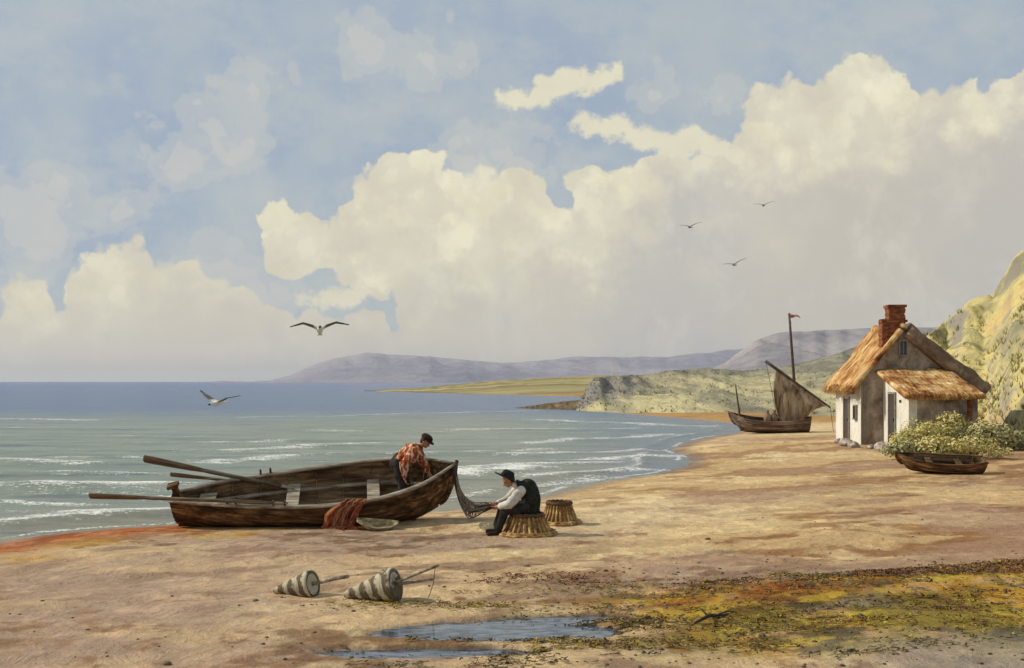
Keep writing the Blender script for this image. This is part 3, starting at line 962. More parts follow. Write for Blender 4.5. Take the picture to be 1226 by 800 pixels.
# ------------------------------------------------------------------ vegetation helpers
def leaf_cloud(mb, center, rad, n, size, rng, bottom=0.0, lumps=9):
    """leaf-sized faces spread through lumpy volume"""
    cs = []
    for _ in range(lumps):
        a = rng.uniform(0, 2 * math.pi)
        e = rng.uniform(-0.2, 1)
        rr = rng.uniform(0.25, 0.75)
        cs.append((np.array([math.cos(a) * rr * rad[0], math.sin(a) * rr * rad[1], e * rad[2] * 0.65]), rng.uniform(0.30, 0.55)))
    for _ in range(n):
        c0, k = cs[rng.integers(len(cs))]
        d = rng.normal(size=3)
        d /= np.linalg.norm(d)
        rr = rng.uniform(0.45, 1.08) ** 0.6
        p = c0 + d * rr * k * np.array(rad)
        if p[2] < bottom:
            continue
        p = p + np.array(center)
        nrm = d + rng.normal(size=3) * 0.6 + np.array([0, 0, 0.4])
        nrm /= np.linalg.norm(nrm)
        t = np.cross(nrm, rng.normal(size=3))
        t /= np.linalg.norm(t) + 1e-9
        b = np.cross(nrm, t)
        s = size * rng.uniform(0.6, 1.4)
        mb.add([p - t * s, p + b * s * 0.45, p + t * s, p - b * s * 0.45], [(0, 1, 2, 3)])


def leaf_mat(name, a, b, c_, sc=3.0):
    m, T = new_mat(name)
    pos = T.n('ShaderNodeNewGeometry').outputs['Position']
    n1 = T.noise(pos, sc, 4, 0.6)
    n2 = T.noise(pos, sc * 9, 2, 0.6)
    f = T.math('ADD', T.math('MULTIPLY', n1.outputs['Fac'], 0.6), T.math('MULTIPLY', n2.outputs['Fac'], 0.4))
    finish(T, T.ramp(f, [(0.36, a), (0.5, b), (0.64, c_)]), 0.75, 0.2)
    return m


M['gorse'] = leaf_mat('yellow_gorse_leaves', (0.42, 0.38, 0.13), (0.62, 0.54, 0.20), (0.74, 0.65, 0.30), 1.3)
M['bramble'] = leaf_mat('grey_green_leaves', (0.26, 0.25, 0.12), (0.42, 0.39, 0.18), (0.58, 0.51, 0.24), 1.3)
M['tuft'] = leaf_mat('dry_slope_grass', (0.17, 0.16, 0.07), (0.38, 0.34, 0.13), (0.58, 0.48, 0.20), 0.35)
M['scrub'] = leaf_mat('headland_scrub_leaves', (0.10, 0.10, 0.055), (0.20, 0.195, 0.10), (0.34, 0.32, 0.15), 0.3)


def tufts(name, hillgrid, n, size, mat, seed, label, smax=1.0):
    Xg, Yg, Zg, nr = hillgrid
    rng = np.random.default_rng(seed)
    mb = MB()
    nrow = int(nr * smax)
    for _ in range(n):
        i = rng.uniform(1, nrow - 1)
        j = rng.uniform(0, Xg.shape[1] * 0.82)
        i0, j0 = int(i), int(j)
        fi, fj = i - i0, j - j0
        p = np.array([(A[i0, j0] * (1 - fi) + A[i0 + 1, j0] * fi) * (1 - fj) + (A[i0, j0 + 1] * (1 - fi) + A[i0 + 1, j0 + 1] * fi) * fj for A in (Xg, Yg, Zg)])
        if fbm(np.array(p[0] * 0.25), np.array(p[1] * 0.25), 99, 3) < 0.46:
            continue
        s = size * rng.uniform(0.5, 1.5)
        for _k in range(5):
            a = rng.uniform(0, 6.28)
            lean = rng.uniform(0.2, 0.9)
            d = np.array([math.cos(a) * lean, math.sin(a) * lean, 1.0]) * s
            w = np.array([-math.sin(a), math.cos(a), 0]) * s * 0.13
            b0 = p + np.array([math.cos(a), math.sin(a), 0]) * s * 0.2 - np.array([0, 0, 0.05])
            mb.add([b0 - w, b0 + w, b0 + d], [(0, 1, 2)])
    return tag(mb.build(name, mat, fix=False), label, 'grass', kind='stuff')


tufts('cliff_grass', cl, 5200, 0.24, M['tuft'], 5, 'dry yellow grass growing over the cliff behind the cottage')
tufts('headland_scrub', hd, 2600, 0.22, M['scrub'], 6, 'dark low scrub growing over the green headland')


def bush(loc, rad, n, size, mat, stem_mat, label, seed, group=None):
    rng = np.random.default_rng(seed)
    root = empty('bush', loc)
    tag(root, label, 'bush', group)
    mb = MB()
    leaf_cloud(mb, (0, 0, rad[2] * 0.35), rad, n, size, rng, -rad[2] * 0.3)
    mb.build('foliage', mat, root, fix=False)
    st = MB()
    for k in range(7):
        a = rng.uniform(0, 6.28)
        e = Vector((math.cos(a) * rad[0] * 0.6, math.sin(a) * rad[1] * 0.6, rad[2] * rng.uniform(0.6, 1.0)))
        st.tube([(0.1 * math.cos(a), 0.1 * math.sin(a), -0.15), e * 0.5 + Vector((0, 0, 0.05)), e], [0.03, 0.02, 0.008], 5)
    st.build('stem', stem_mat, root)
    return root


# ------------------------------------------------------------------ timber boats
BT = np.array([0, .15, .35, .55, .75, .9, 1.0])


def smooth_interp(t, y):
    """monotone-ish cubic through the seven stations"""
    t = np.asarray(t, float)
    x = BT
    y = np.asarray(y, float)
    d = np.gradient(y, x)
    i = np.clip(np.searchsorted(x, t, side='right') - 1, 0, len(x) - 2)
    h = x[i + 1] - x[i]
    u = (t - x[i]) / h
    return (y[i] * (1 + 2 * u) * (1 - u) ** 2 + d[i] * h * u * (1 - u) ** 2 + y[i + 1] * u * u * (3 - 2 * u) + d[i + 1] * h * u * u * (u - 1))


class Hull:
    def __init__(s, L, beam, sheer, keel, rake=0.3, strakes=6):
        s.L, s.beam, s.sheer, s.keel, s.rake, s.strakes = L, beam, sheer, keel, rake, strakes

    def pt(s, t, v, side=1, inset=0.0, lap=True):
        b = float(smooth_interp(t, s.beam))
        sh = float(smooth_interp(t, s.sheer))
        k = float(smooth_interp(t, s.keel))
        y = b * (1 - (1 - v) ** 2.2)
        z = k + (sh - k) * v ** 1.5
        if lap:
            fr = (v * s.strakes) % 1.0
            y += 0.024 * (1 - fr) * min(1, v * 6) * min(1.0, b / 0.2)
        y = max(y - inset, 0.0)
        z = z + inset * (1 - v) * 0.8
        x = t * s.L - s.rake * t ** 6 * (1 - v) ** 1.5 + 0.1 * (1 - t) ** 6 * (1 - v)
        return Vector((x - s.L / 2, side * y, z))

    def build(s, root, mats, ribs=8, thwarts=(), pins=(), rail_w=0.055, floor=True, strip=True):
        NTt = 44
        ts = np.linspace(0, 1, NTt)
        vs = []
        for k in range(s.strakes):
            vs += [k / s.strakes + 0.012, (k + 0.5) / s.strakes, (k + 1) / s.strakes - 1e-4]
        vs[0] = 0.0
        mb = MB()
        for side in (-1, 1):
            f0 = len(mb.f)
            mb.grid([[s.pt(t, v, side) for v in vs] for t in ts])
            nc_ = len(vs) - 1
            for q in range(f0, len(mb.f)):
                j = (q - f0) % nc_
                mb.mi[q] = 3 if j % 3 == 2 else (0, 2, 1)[(j // 3 + (1 if side > 0 else 0)) % 3]
        # transom closes the stern
        tr = [s.pt(0, v, -1) for v in vs[::-1]] + [s.pt(0, v, 1) for v in vs]
        mb.add(tr, [tuple(range(len(tr)))])
        hull = mb.build('hull', mats['strakes'], root, smooth=False)
        mi = MB()
        vi = np.linspace(0.03, 0.985, 16)
        for side in (-1, 1):
            mi.grid([[s.pt(min(max(t, 0.008), 0.985), v, side, 0.045, False) for v in vi] for t in ts])
        tr = [s.pt(0.008, v, -1, 0.045, False) for v in vi[::-1]] + [s.pt(0.008, v, 1, 0.045, False) for v in vi]
        mi.add(tr, [tuple(range(len(tr)))])
        mi.build('inner_planking', mats['inner'], root)
        # rails along both gunwales
        for side in (-1, 1):
            pts = [s.pt(t, 1.0, side, 0.012, False) + Vector((0, 0, 0.010)) for t in ts]
            g = MB()
            g.tube(pts, [rail_w * min(1.0, 0.55 + 3 * (1 - t)) for t in ts], 8, flat=0.62)
            g.build('gunwale', mats['rail'], root, smooth=True)
        # stem, keel and stern post
        g = MB()
        st = [s.pt(1.0, v, 1, 0, False) + Vector((0.03, 0, 0)) for v in np.linspace(0, 1, 10)]
        st = [Vector((p.x, 0, p.z)) for p in st]
        st.append(st[-1] + Vector((0.02, 0, 0.07)))
        g.tube(st, [0.022, 0.032] + [0.042] * 8 + [0.035], 8)
        g.build('stem', mats['hull'], root, smooth=True)
        g = MB()
        kp = [Vector((s.pt(t, 0, 1).x, 0, s.pt(t, 0, 1).z - 0.02)) for t in np.linspace(0.0, 1.0, 26)]
        g.tube(kp, [0.032] * 20 + [0.03, 0.028, 0.026, 0.024, 0.022, 0.02], 6)
        g.build('keel', mats['hull'], root)
        # ribs
        for k in range(ribs):
            t = 0.1 + 0.8 * k / max(1, ribs - 1)
            g = MB()
            pts = [s.pt(t, v, -1, 0.055, False) for v in np.linspace(0.96, 0.04, 10)] + [s.pt(t, v, 1, 0.055, False) for v in np.linspace(0.04, 0.96, 10)]
            g.tube(pts, 0.020, 6)
            g.build('rib', mats['inner'], root)
        if strip:
            for side in (-1, 1):
                g = MB()
                g.tube([s.pt(t, 0.62, side, 0.085, False) for t in np.linspace(0.08, 0.93, 26)], 0.028, 6, flat=1.5)
                g.build('seat_riser', mats['rail'], root)
        for (t, w, v) in thwarts:
            a, b = s.pt(t, v, -1, 0.05, False), s.pt(t, v, 1, 0.05, False)
            g = MB()
            g.box((a.x, 0, a.z + 0.02), (w, (b.y - a.y), 0.035))
            o = g.build('thwart', mats['thwart'], root)
            bv = o.modifiers.new('b', 'BEVEL')
            bv.width = 0.006
            bv.segments = 2
        for (t, side) in pins:
            p = s.pt(t, 1.0, side, 0.015, False)
            g = MB()
            g.tube([p + Vector((0, 0, -0.02)), p + Vector((0, 0, 0.14))], [0.024, 0.019], 8)
            g.build('thole_pin', mats['hull'], root)
        if floor:
            g = MB()
            for k in range(-2, 3):
                pts = []
                for t in np.linspace(0.14, 0.86, 16):
                    zz = float(smooth_interp(t, s.keel)) + 0.075 + abs(k) * 0.012
                    pts.append(Vector((t * s.L - s.L / 2, k * 0.12 * min(1, float(smooth_interp(t, s.beam)) / 0.6), zz)))
                g.tube(pts, 0.055, 4, flat=0.3)
            g.build('bottom_boards', mats['inner'], root)
        return hull


def plank_set(base, stops, k1, k2, scale=3.0, **kw):
    out = [M[base]]
    for i, k in enumerate((k1, k2)):
        out.append(mottled(base + '_plank', [(p, tuple(c_ * k for c_ in c0)) for p, c0 in stops], scale * (1.1 + 0.2 * i), (0.30, 3.0, 3.0), fine=6, rough=0.8, spec=0.12, bump_s=0.6))
    out.append(M['pitch'])
    return out


M['pitch'] = mottled('pitch_lap_shadow', [(0.3, (0.008, 0.006, 0.005)), (0.7, (0.022, 0.016, 0.012))], 20)  # pitch seam, its dark band also painted as the shadow line of each lap
HULLS = [(0.32, (0.026, 0.014, 0.007)), (0.45, (0.080, 0.040, 0.017)), (0.55, (0.18, 0.092, 0.038)), (0.68, (0.36, 0.21, 0.095))]
BM = {'hull': M['hull'], 'strakes': plank_set('hull', HULLS, 0.72, 1.35), 'inner': M['inner'], 'rail': M['greywood'], 'thwart': M['greywood']}
rb = empty('rowing_boat', (-3.743, 20.954, 0.117), (math.radians(19.65), 0, 0))
rb.matrix_world = Matrix.Translation((-3.743, 20.954, 0.117)) @ Matrix.Rotation(0.134, 4, 'Z') @ Matrix.Rotation(-0.014, 4, 'Y') @ Matrix.Rotation(0.343, 4, 'X')
RBM = Matrix.Translation((-3.743, 20.954, 0.117)) @ Matrix.Rotation(0.134, 4, 'Z') @ Matrix.Rotation(-0.014, 4, 'Y') @ Matrix.Rotation(0.343, 4, 'X')
tag(rb, 'large dark wooden rowing boat heeled over on the sand at the waterline', 'rowing boat')
HB = Hull(5.268, [0.19, 0.476, 0.744, 0.893, 0.86, 0.519, 0.035], [0.611, 0.655, 0.698, 0.764, 0.894, 1.025, 1.143], [.06, .02, 0, 0, .02, .08, .30], 0.3, 6)
HB.build(rb, BM, ribs=9, thwarts=((0.42, 0.24, 0.72), (0.71, 0.24, 0.66), (0.12, 0.30, 0.80)), pins=((0.205, -1), (0.235, -1), (0.365, -1), (0.405, -1), (0.30, 1), (0.335, 1)))
g = MB()
g.box((-2.56, 0.10, 0.70), (0.10, 0.12, 0.26), (0, -0.25, 0))
g.box((-2.60, 0.10, 0.80), (0.20, 0.20, 0.06), (0, -0.25, 0))
g.build('stern_post', M['hull'], rb)


def oar(p, q, label, r=0.036, blade=1.1, bw=0.085):
    """p: blade end, q: handle end, in world space"""
    p, q = Vector(p), Vector(q)
    L = (q - p).length
    root = empty('oar', p)
    root.rotation_euler = (q - p).to_track_quat('X', 'Z').to_euler()
    tag(root, label, 'oar', 'oars lying in the rowing boat')
    g = MB()
    g.tube([(blade * 0.7, 0, 0), (blade, 0, 0), (L * 0.7, 0, 0), (L - 0.25, 0, 0)], [r * 0.8, r, r * 0.95, r * 0.8], 10)
    g.build('shaft', M['oarwood'], root, smooth=True)
    g = MB()
    g.tube([(0, 0, 0), (0.02, 0, 0), (0.2, 0, 0), (blade * 0.7, 0, 0), (blade, 0, 0)], [bw * 0.85, bw, bw, bw * 0.75, r * 0.9], 10, flat=0.42, up=(0, 0.75, 0.66))
    g.build('blade', M['oarwood'], root, smooth=True)
    g = MB()
    g.tube([(L - 0.25, 0, 0), (L - 0.23, 0, 0), (L, 0, 0)], [r * 0.6, r * 0.66, r * 0.6], 10)
    g.build('handle', M['greywood'], root, smooth=True)
    return root


pa = RBM @ Vector((-2.634 - 1.42, -0.10, 0.73))
pb = RBM @ Vector((-0.45, -0.79, 0.80))
oar(pa, pb, 'long grey oar laid along the near side of the rowing boat, blade over stern', 0.036, 1.2, 0.075)
oar(W3(172, 549, 20.95), W3(352, 585, 21.1), 'thick brown oar sticking up highest over the stern of the rowing boat', 0.042, 1.3, 0.10)
oar(W3(204, 568, 21.25), W3(350, 583.5, 21.3), 'thin oar just below the thick one over the far stern quarter', 0.030, 0.9, 0.06)

# red netting hung over the near gunwale
g = MB()
NU, NV = 46, 60
path = [Vector((0, -0.40, 0.52)), Vector((0, -0.62, 0.66)), Vector((0, -0.80, 0.80)), Vector((0, -0.90, 0.845)), Vector((0, -0.985, 0.80)), Vector((0, -1.02, 0.62)), Vector((0, -1.02, 0.40)), Vector((0, -1.03, 0.22)), Vector((0, -1.10, 0.10)), Vector((0, -1.28, 0.03))]
rowsP = []
for i in range(NV):
    s_ = i / (NV - 1) * (len(path) - 1)
    k = min(int(s_), len(path) - 2)
    p0 = path[k].lerp(path[k + 1], s_ - k)
    v = i / (NV - 1)
    row = []
    for j in range(NU):
        u = j / (NU - 1) - 0.5
        w = float(np.interp(v, [0, .3, .5, .7, .88, 1], [.62, .48, .52, .62, .56, .66]))
        x = float(np.interp(v, [0, .3, .5, .7, .88, 1], [.95, .82, .54, .42, .58, .84])) + u * w
        fold = 0.5 + 0.5 * math.sin(u * 26 + 3 * math.sin(v * 4.0) + v * 5)
        off = (0.035 + 0.065 * v) * fold + 0.05 * float(fbm(np.array(u * 6 + 3), np.array(v * 7), 17, 3))
        edgew = 0.03 * math.sin(v * 21 + (3 if u > 0 else 0)) * (abs(u) * 2) ** 4
        P = p0 + Vector((x + edgew, -off * (1 if v > 0.35 else 0.3), off * (0.2 if v > 0.4 else 0.8)))
        row.append(P)
    rowsP.append(row)
RNM = RBM
wp = [[RNM @ p for p in row] for row in rowsP]
for row in wp:
    for p in row:
        zg = gz(p.x, p.y) + 0.012
        if p.z < zg:
            p.z = zg + random.uniform(0, 0.015)
g.grid(wp)
rn = g.build('red_netting', M['redcloth'], smooth=True)
tag(rn, 'bundle of rust red netting hung over the near side of the rowing boat', 'netting')
sd = rn.modifiers.new('t', 'SOLIDIFY')
sd.thickness = 0.025
g = MB()
for k in range(18):
    j0 = random.randint(0, NU - 1)
    sl_ = random.choice((-0.5, -0.3, 0.35, 0.55))
    pts = []
    for i in range(int(NV * random.uniform(0.2, 0.45)), int(NV * random.uniform(0.75, 1.0))):
        j = j0 + sl_ * (i - NV * 0.5)
        if 0 <= j < NU - 1:
            a = wp[i][int(j)].lerp(wp[i][int(j) + 1], j - int(j))
            pts.append(a + Vector((0, -0.022, 0.012)))
    if len(pts) > 4:
        g.tube(pts, 0.006, 5)
o = g.build('cord', M['redcord'], rn)
g = MB()
for k in range(26):
    i = NV - 1 - random.randint(0, 6)
    p = wp[i][random.randint(0, NU - 1)].copy()
    a = random.uniform(-2.6, -0.3)
    pts = [p]
    for s_ in range(5):
        p = p + Vector((math.cos(a) * 0.05, math.sin(a) * 0.05, 0))
        a += random.uniform(-0.5, 0.5)
        p.z = gz(p.x, p.y) + 0.012
        pts.append(p)
    g.tube(pts, [0.014, 0.012, 0.010, 0.009, 0.008, 0.005], 6)
g.build('fringe', M['redcloth'], rn, smooth=True)

# pale wooden scoop lying under the turn of the bow
pc = G(452, 634)
root = empty('wooden_scoop', pc + Vector((0, 0, 0.10)), (math.radians(20), math.radians(5), math.radians(6)))
tag(root, 'pale crescent shaped wooden scoop lying on sand under the bow of rowing boat', 'scoop')
g = MB()
rws = []
for i in range(25):
    t = i / 24
    w = 0.17 * math.sin(math.pi * (0.03 + 0.94 * t)) ** 0.6
    dpt = 0.13 * math.sin(math.pi * (0.03 + 0.94 * t)) ** 0.7
    rws.append([Vector(((t - .5) * 0.74, w * math.cos(a), 0.05 * (2 * t - 1) ** 2 - dpt * math.sin(a))) for a in np.linspace(0, math.pi, 13)])
g.grid(rws)
o = g.build('bowl', M['palewood'], root, smooth=True)
sd = o.modifiers.new('t', 'SOLIDIFY')
sd.thickness = 0.022
g = MB()
for sg in (0, 12):
    g.tube([r[sg] for r in rws], 0.016, 6)
g.build('rim', M['palewood'], root, smooth=True)


# ------------------------------------------------------------------ people
def cloth_mat(name, stops, sc=7.0, st=(1, 1, 1)):
    return mottled(name, stops, sc, st, rough=0.92, spec=0.1, bump_s=0.5, bump_d=0.01, fine=5)


M['skin'] = mottled('weathered_skin', [(0.3, (0.30, 0.13, 0.075)), (0.7, (0.46, 0.23, 0.14))], 9.0, rough=0.6, spec=0.3, bump_s=0.1)
M['hair'] = mottled('dark_brown_hair', [(0.3, (0.02, 0.012, 0.008)), (0.7, (0.07, 0.04, 0.022))], 40, rough=0.6)
M['redshirt'] = cloth_mat('orange_red_shirt', [(0.34, (0.16, 0.03, 0.012)), (0.45, (0.36, 0.075, 0.020)), (0.53, (0.50, 0.13, 0.04)), (0.555, (0.68, 0.55, 0.40)), (0.68, (0.78, 0.70, 0.56))], 7.5, (2.2, 2.2, 0.55))
M['darkcloth'] = cloth_mat('dark_green_black_cloth', [(0.3, (0.010, 0.012, 0.010)), (0.55, (0.030, 0.033, 0.024)), (0.75, (0.075, 0.075, 0.055))])
M['trousers'] = cloth_mat('dark_trousers', [(0.3, (0.016, 0.015, 0.015)), (0.55, (0.045, 0.042, 0.038)), (0.75, (0.10, 0.095, 0.085))])
M['whitesleeve'] = cloth_mat('white_linen', [(0.3, (0.45, 0.42, 0.36)), (0.6, (0.72, 0.69, 0.62)), (0.8, (0.8, 0.78, 0.72))], 4)
M['felt'] = cloth_mat('black_felt', [(0.3, (0.008, 0.008, 0.008)), (0.7, (0.045, 0.042, 0.036))])
M['capcloth'] = cloth_mat('brown_cap_cloth', [(0.3, (0.014, 0.008, 0.006)), (0.7, (0.06, 0.032, 0.022))])
M['boot'] = cloth_mat('dark_boot_leather', [(0.3, (0.012, 0.009, 0.007)), (0.7, (0.05, 0.035, 0.025))])
M['eye'] = mottled('dark_eye', [(0.3, (0.01, 0.008, 0.006)), (0.7, (0.03, 0.02, 0.015))], 10, rough=0.2, spec=0.5)


def hand_into(mb, wrist, fwd, palm_n, side=1, curl=0.9):
    """palm, four unequal curled fingers and a thumb leaving the side of the palm"""
    f = Vector(fwd).normalized()
    n = Vector(palm_n)
    n = (n - f * n.dot(f)).normalized()                  # direction the palm faces
    s = f.cross(n).normalized() * side                   # towards the thumb
    w = Vector(wrist)
    for k in (-0.028, -0.009, 0.010, 0.028):
        mb.capsule(w + s * k * 0.6, w + f * 0.088 + s * k, 0.018, 0.0135, 8, 3)
    for k, L in ((0.030, 0.072), (0.010, 0.082), (-0.010, 0.077), (-0.029, 0.060)):
        p = w + f * 0.090 + s * k
        a = 0.35 * curl
        for seg, r in ((0.46, 0.0105), (0.32, 0.0095), (0.26, 0.0085)):
            d = f * math.cos(a) + n * math.sin(a)
            q = p + d * L * seg
            mb.capsule(p, q, r, r * 0.92, 8, 3)
            p = q
            a += 0.75 * curl
    p = w + f * 0.022 + s * 0.030
    q = p + (f * 0.6 + s * 0.7 + n * 0.35).normalized() * 0.040
    mb.capsule(p, q, 0.014, 0.0115, 8, 3)
    q2 = q + (f * 0.9 + s * 0.1 + n * 0.55).normalized() * 0.034
    mb.capsule(q, q2, 0.011, 0.009, 8, 3)


def head_into(mb, c, R):
    """c: centre of the head; R: 3x3, local +X is where the face looks, +Z the crown"""
    def P(x, y, z):
        return Vector(c) + R @ Vector((x, y, z))
    mb.ellipsoid(P(-0.012, 0, 0.022), (0.098, 0.078, 0.100), R)
    mb.ellipsoid(P(0.022, 0, -0.045), (0.070, 0.060, 0.068), R)
    mb.capsule(P(0.052, -0.012, -0.094), P(0.052, 0.012, -0.094), 0.022, 0.022)       # chin
    for s in (-1, 1):
        mb.capsule(P(-0.005, s * 0.055, -0.055), P(0.045, s * 0.022, -0.088), 0.020, 0.019)   # jaw
        mb.capsule(P(0.072, s * 0.012, 0.018), P(0.066, s * 0.044, 0.016), 0.012, 0.011)      # brow
        mb.ellipsoid(P(0.060, s * 0.036, -0.030), (0.018, 0.020, 0.016), R)                    # cheek
        mb.ellipsoid(P(-0.004, s * 0.078, -0.012), (0.018, 0.010, 0.030), R)                   # ear
    mb.capsule(P(0.084, 0, 0.002), P(0.105, 0, -0.036), 0.010, 0.014)                          # nose
    mb.capsule(P(0.080, -0.016, -0.060), P(0.080, 0.016, -0.060), 0.0085, 0.0085)              # lips
    mb.capsule(P(0.079, -0.013, -0.072), P(0.079, 0.013, -0.072), 0.0085, 0.0085)
    return P


def add_face(P, R, parent):
    for s in (-1, 1):
        e = MB()
        e.ellipsoid(P(0.079, s * 0.030, -0.003), (0.010, 0.013, 0.008), R, 10, 8)
        e.build('eye', M['eye'], parent, smooth=True)


def folds(k, sc, seed):
    def f(co):
        return (fbm(co[:, 0] * sc + co[:, 1] * sc * 0.7, co[:, 2] * sc + co[:, 1] * sc * 0.6, seed, 3) - 0.5) * k
    return f


def basis(yaw, pitch, roll=0.0):
    return (Matrix.Rotation(yaw, 3, 'Z') @ Matrix.Rotation(pitch, 3, 'Y') @ Matrix.Rotation(roll, 3, 'X'))


# --- person stooping in the bow of the rowing boat
hip = W3(478, 555, 21.15)
feet_z = (RBM @ Vector((1.55, 0.0, 0.14))).z
root = empty('person', (hip.x, hip.y, feet_z))
tag(root, 'person in orange red shirt and brown cap stooping in the bow of the boat', 'person')
hz = hip.z - feet_z
V = Vector
J = dict(hip=V((0, 0, hz)), waist=V((0.10, 0, hz + 0.13)), chest=V((0.25, -0.01, hz + 0.24)), neck=V((0.385, -0.02, hz + 0.315)), head=V((0.515, -0.03, hz + 0.425)))
shn, shf = V((0.30, -0.185, hz + 0.235)), V((0.335, 0.165, hz + 0.26))
eln, elf = V((0.115, -0.275, hz + 0.01)), V((0.45, 0.20, hz + 0.0))
wrn, wrf = V((0.125, -0.245, hz - 0.27)), V((0.56, 0.06, hz - 0.18))
hl = hz / 0.90
kn, an = V((0.07, -0.11, hz * 0.52)), V((-0.02, -0.12, 0.09))
kf, af = V((0.13, 0.11, hz * 0.52)), V((0.04, 0.12, 0.09))
Rh = basis(math.radians(-24), math.radians(34))
mb = MB()
mb.capsule(J['hip'] - V((0, 0.06, 0)), J['hip'] + V((0, 0.06, 0)), 0.115, 0.115)
mb.capsule(J['hip'], J['waist'], 0.125, 0.12)
mb.capsule(J['waist'], J['chest'], 0.12, 0.135)
mb.capsule(shn + V((0, 0.06, 0)), shf - V((0, 0.06, 0)), 0.075, 0.075)
mb.capsule(J['chest'], J['neck'], 0.12, 0.06)
mb.capsule(J['neck'], J['head'] + Rh @ V((-0.02, 0, -0.05)), 0.056, 0.050)
for (a, b, c0) in ((shn, eln, wrn), (shf, elf, wrf)):
    mb.capsule(a, b, 0.052, 0.040)
    mb.capsule(b, c0, 0.040, 0.026)
for (sg, k_, a_) in ((-1, kn, an), (1, kf, af)):
    mb.capsule(J['hip'] + V((0, sg * 0.09, -0.03)), k_, 0.085, 0.056)
    mb.capsule(k_, a_, 0.054, 0.036)
    mb.capsule(a_ - V((0.02, 0, 0.04)), a_ + V((0.15, 0, -0.05)), 0.036, 0.030)
PH = head_into(mb, J['head'], Rh)
hand_into(mb, wrn, (wrn - eln) + V((0.10, 0, 0)), (1, 0.3, 0), -1)
hand_into(mb, wrf, (wrf - elf) + V((0.05, 0, -0.05)), (-0.5, -1, 0), 1)
body = mb.melt('body', M['skin'], 0.0075, root, 3)
add_face(PH, Rh, root)
mb = MB()
mb.capsule(J['hip'] + V((0.05, -0.04, 0.06)), J['waist'] + V((0, -0.02, 0)), 0.145, 0.150)
mb.capsule(J['hip'] + V((0.05, 0.04, 0.06)), J['waist'] + V((0, 0.02, 0)), 0.145, 0.150)
mb.capsule(J['waist'] + V((0.02, -0.02, -0.03)), J['chest'] + V((0.0, -0.02, -0.03)), 0.185, 0.200)
mb.capsule(shn + V((0, 0.06, 0.0)), shf - V((0, 0.06, 0)), 0.108, 0.108)
mb.capsule(J['chest'], J['neck'] - V((0.02, 0, 0.02)), 0.145, 0.085)
for (a, b, c0) in ((shn, eln, wrn), (shf, elf, wrf)):
    mb.capsule(a, b, 0.098, 0.086)
    mb.capsule(b, b.lerp(c0, 0.74), 0.086, 0.066)
mb.melt('shirt', M['redshirt'], 0.010, root, 3, folds(0.055, 9.0, 4))
mb = MB()
mb.capsule(J['hip'] - V((0, 0.07, 0)), J['hip'] + V((0, 0.07, 0)), 0.140, 0.140)
mb.capsule(J['hip'] - V((0.03, 0, 0)), J['waist'] - V((0.06, 0, 0.04)), 0.160, 0.155)
for (sg, k_, a_) in ((-1, kn, an), (1, kf, af)):
    mb.capsule(J['hip'] + V((0, sg * 0.09, -0.03)), k_, 0.115, 0.085)
    mb.capsule(k_, a_ + V((0, 0, 0.05)), 0.085, 0.072)
mb.melt('trousers', M['trousers'], 0.012, root, 3, folds(0.03, 8.0, 14))
for a_ in (an, af):
    mb = MB()
    mb.capsule(a_ + V((0, 0, 0.02)), a_ - V((0.02, 0, 0.03)), 0.05, 0.05)
    mb.capsule(a_ - V((0.03, 0, 0.05)), a_ + V((0.17, 0, -0.055)), 0.044, 0.040)
    mb.melt('boot', M['boot'], 0.010, root, 3)
mb = MB()
mb.ellipsoid(PH(-0.030, 0, 0.020), (0.092, 0.086, 0.090), Rh)
mb.ellipsoid(PH(-0.055, 0, -0.035), (0.055, 0.074, 0.055), Rh)
mb.melt('hair', M['hair'], 0.008, root, 2)
mb = MB()
mb.ellipsoid(PH(-0.012, 0, 0.085), (0.120, 0.102, 0.060), Rh)
mb.ellipsoid(PH(-0.030, 0, 0.070), (0.112, 0.098, 0.052), Rh)
for a in np.linspace(-1.0, 1.0, 9):
    mb.capsule(PH(0.05 * math.cos(a), 0.075 * math.sin(a), 0.055), PH(0.165 * math.cos(a) ** 0.5 if abs(a) < 1.5 else 0, 0.085 * math.sin(a), 0.040), 0.012, 0.008, 8, 3)
mb.melt('cap', M['capcloth'], 0.007, root, 2)


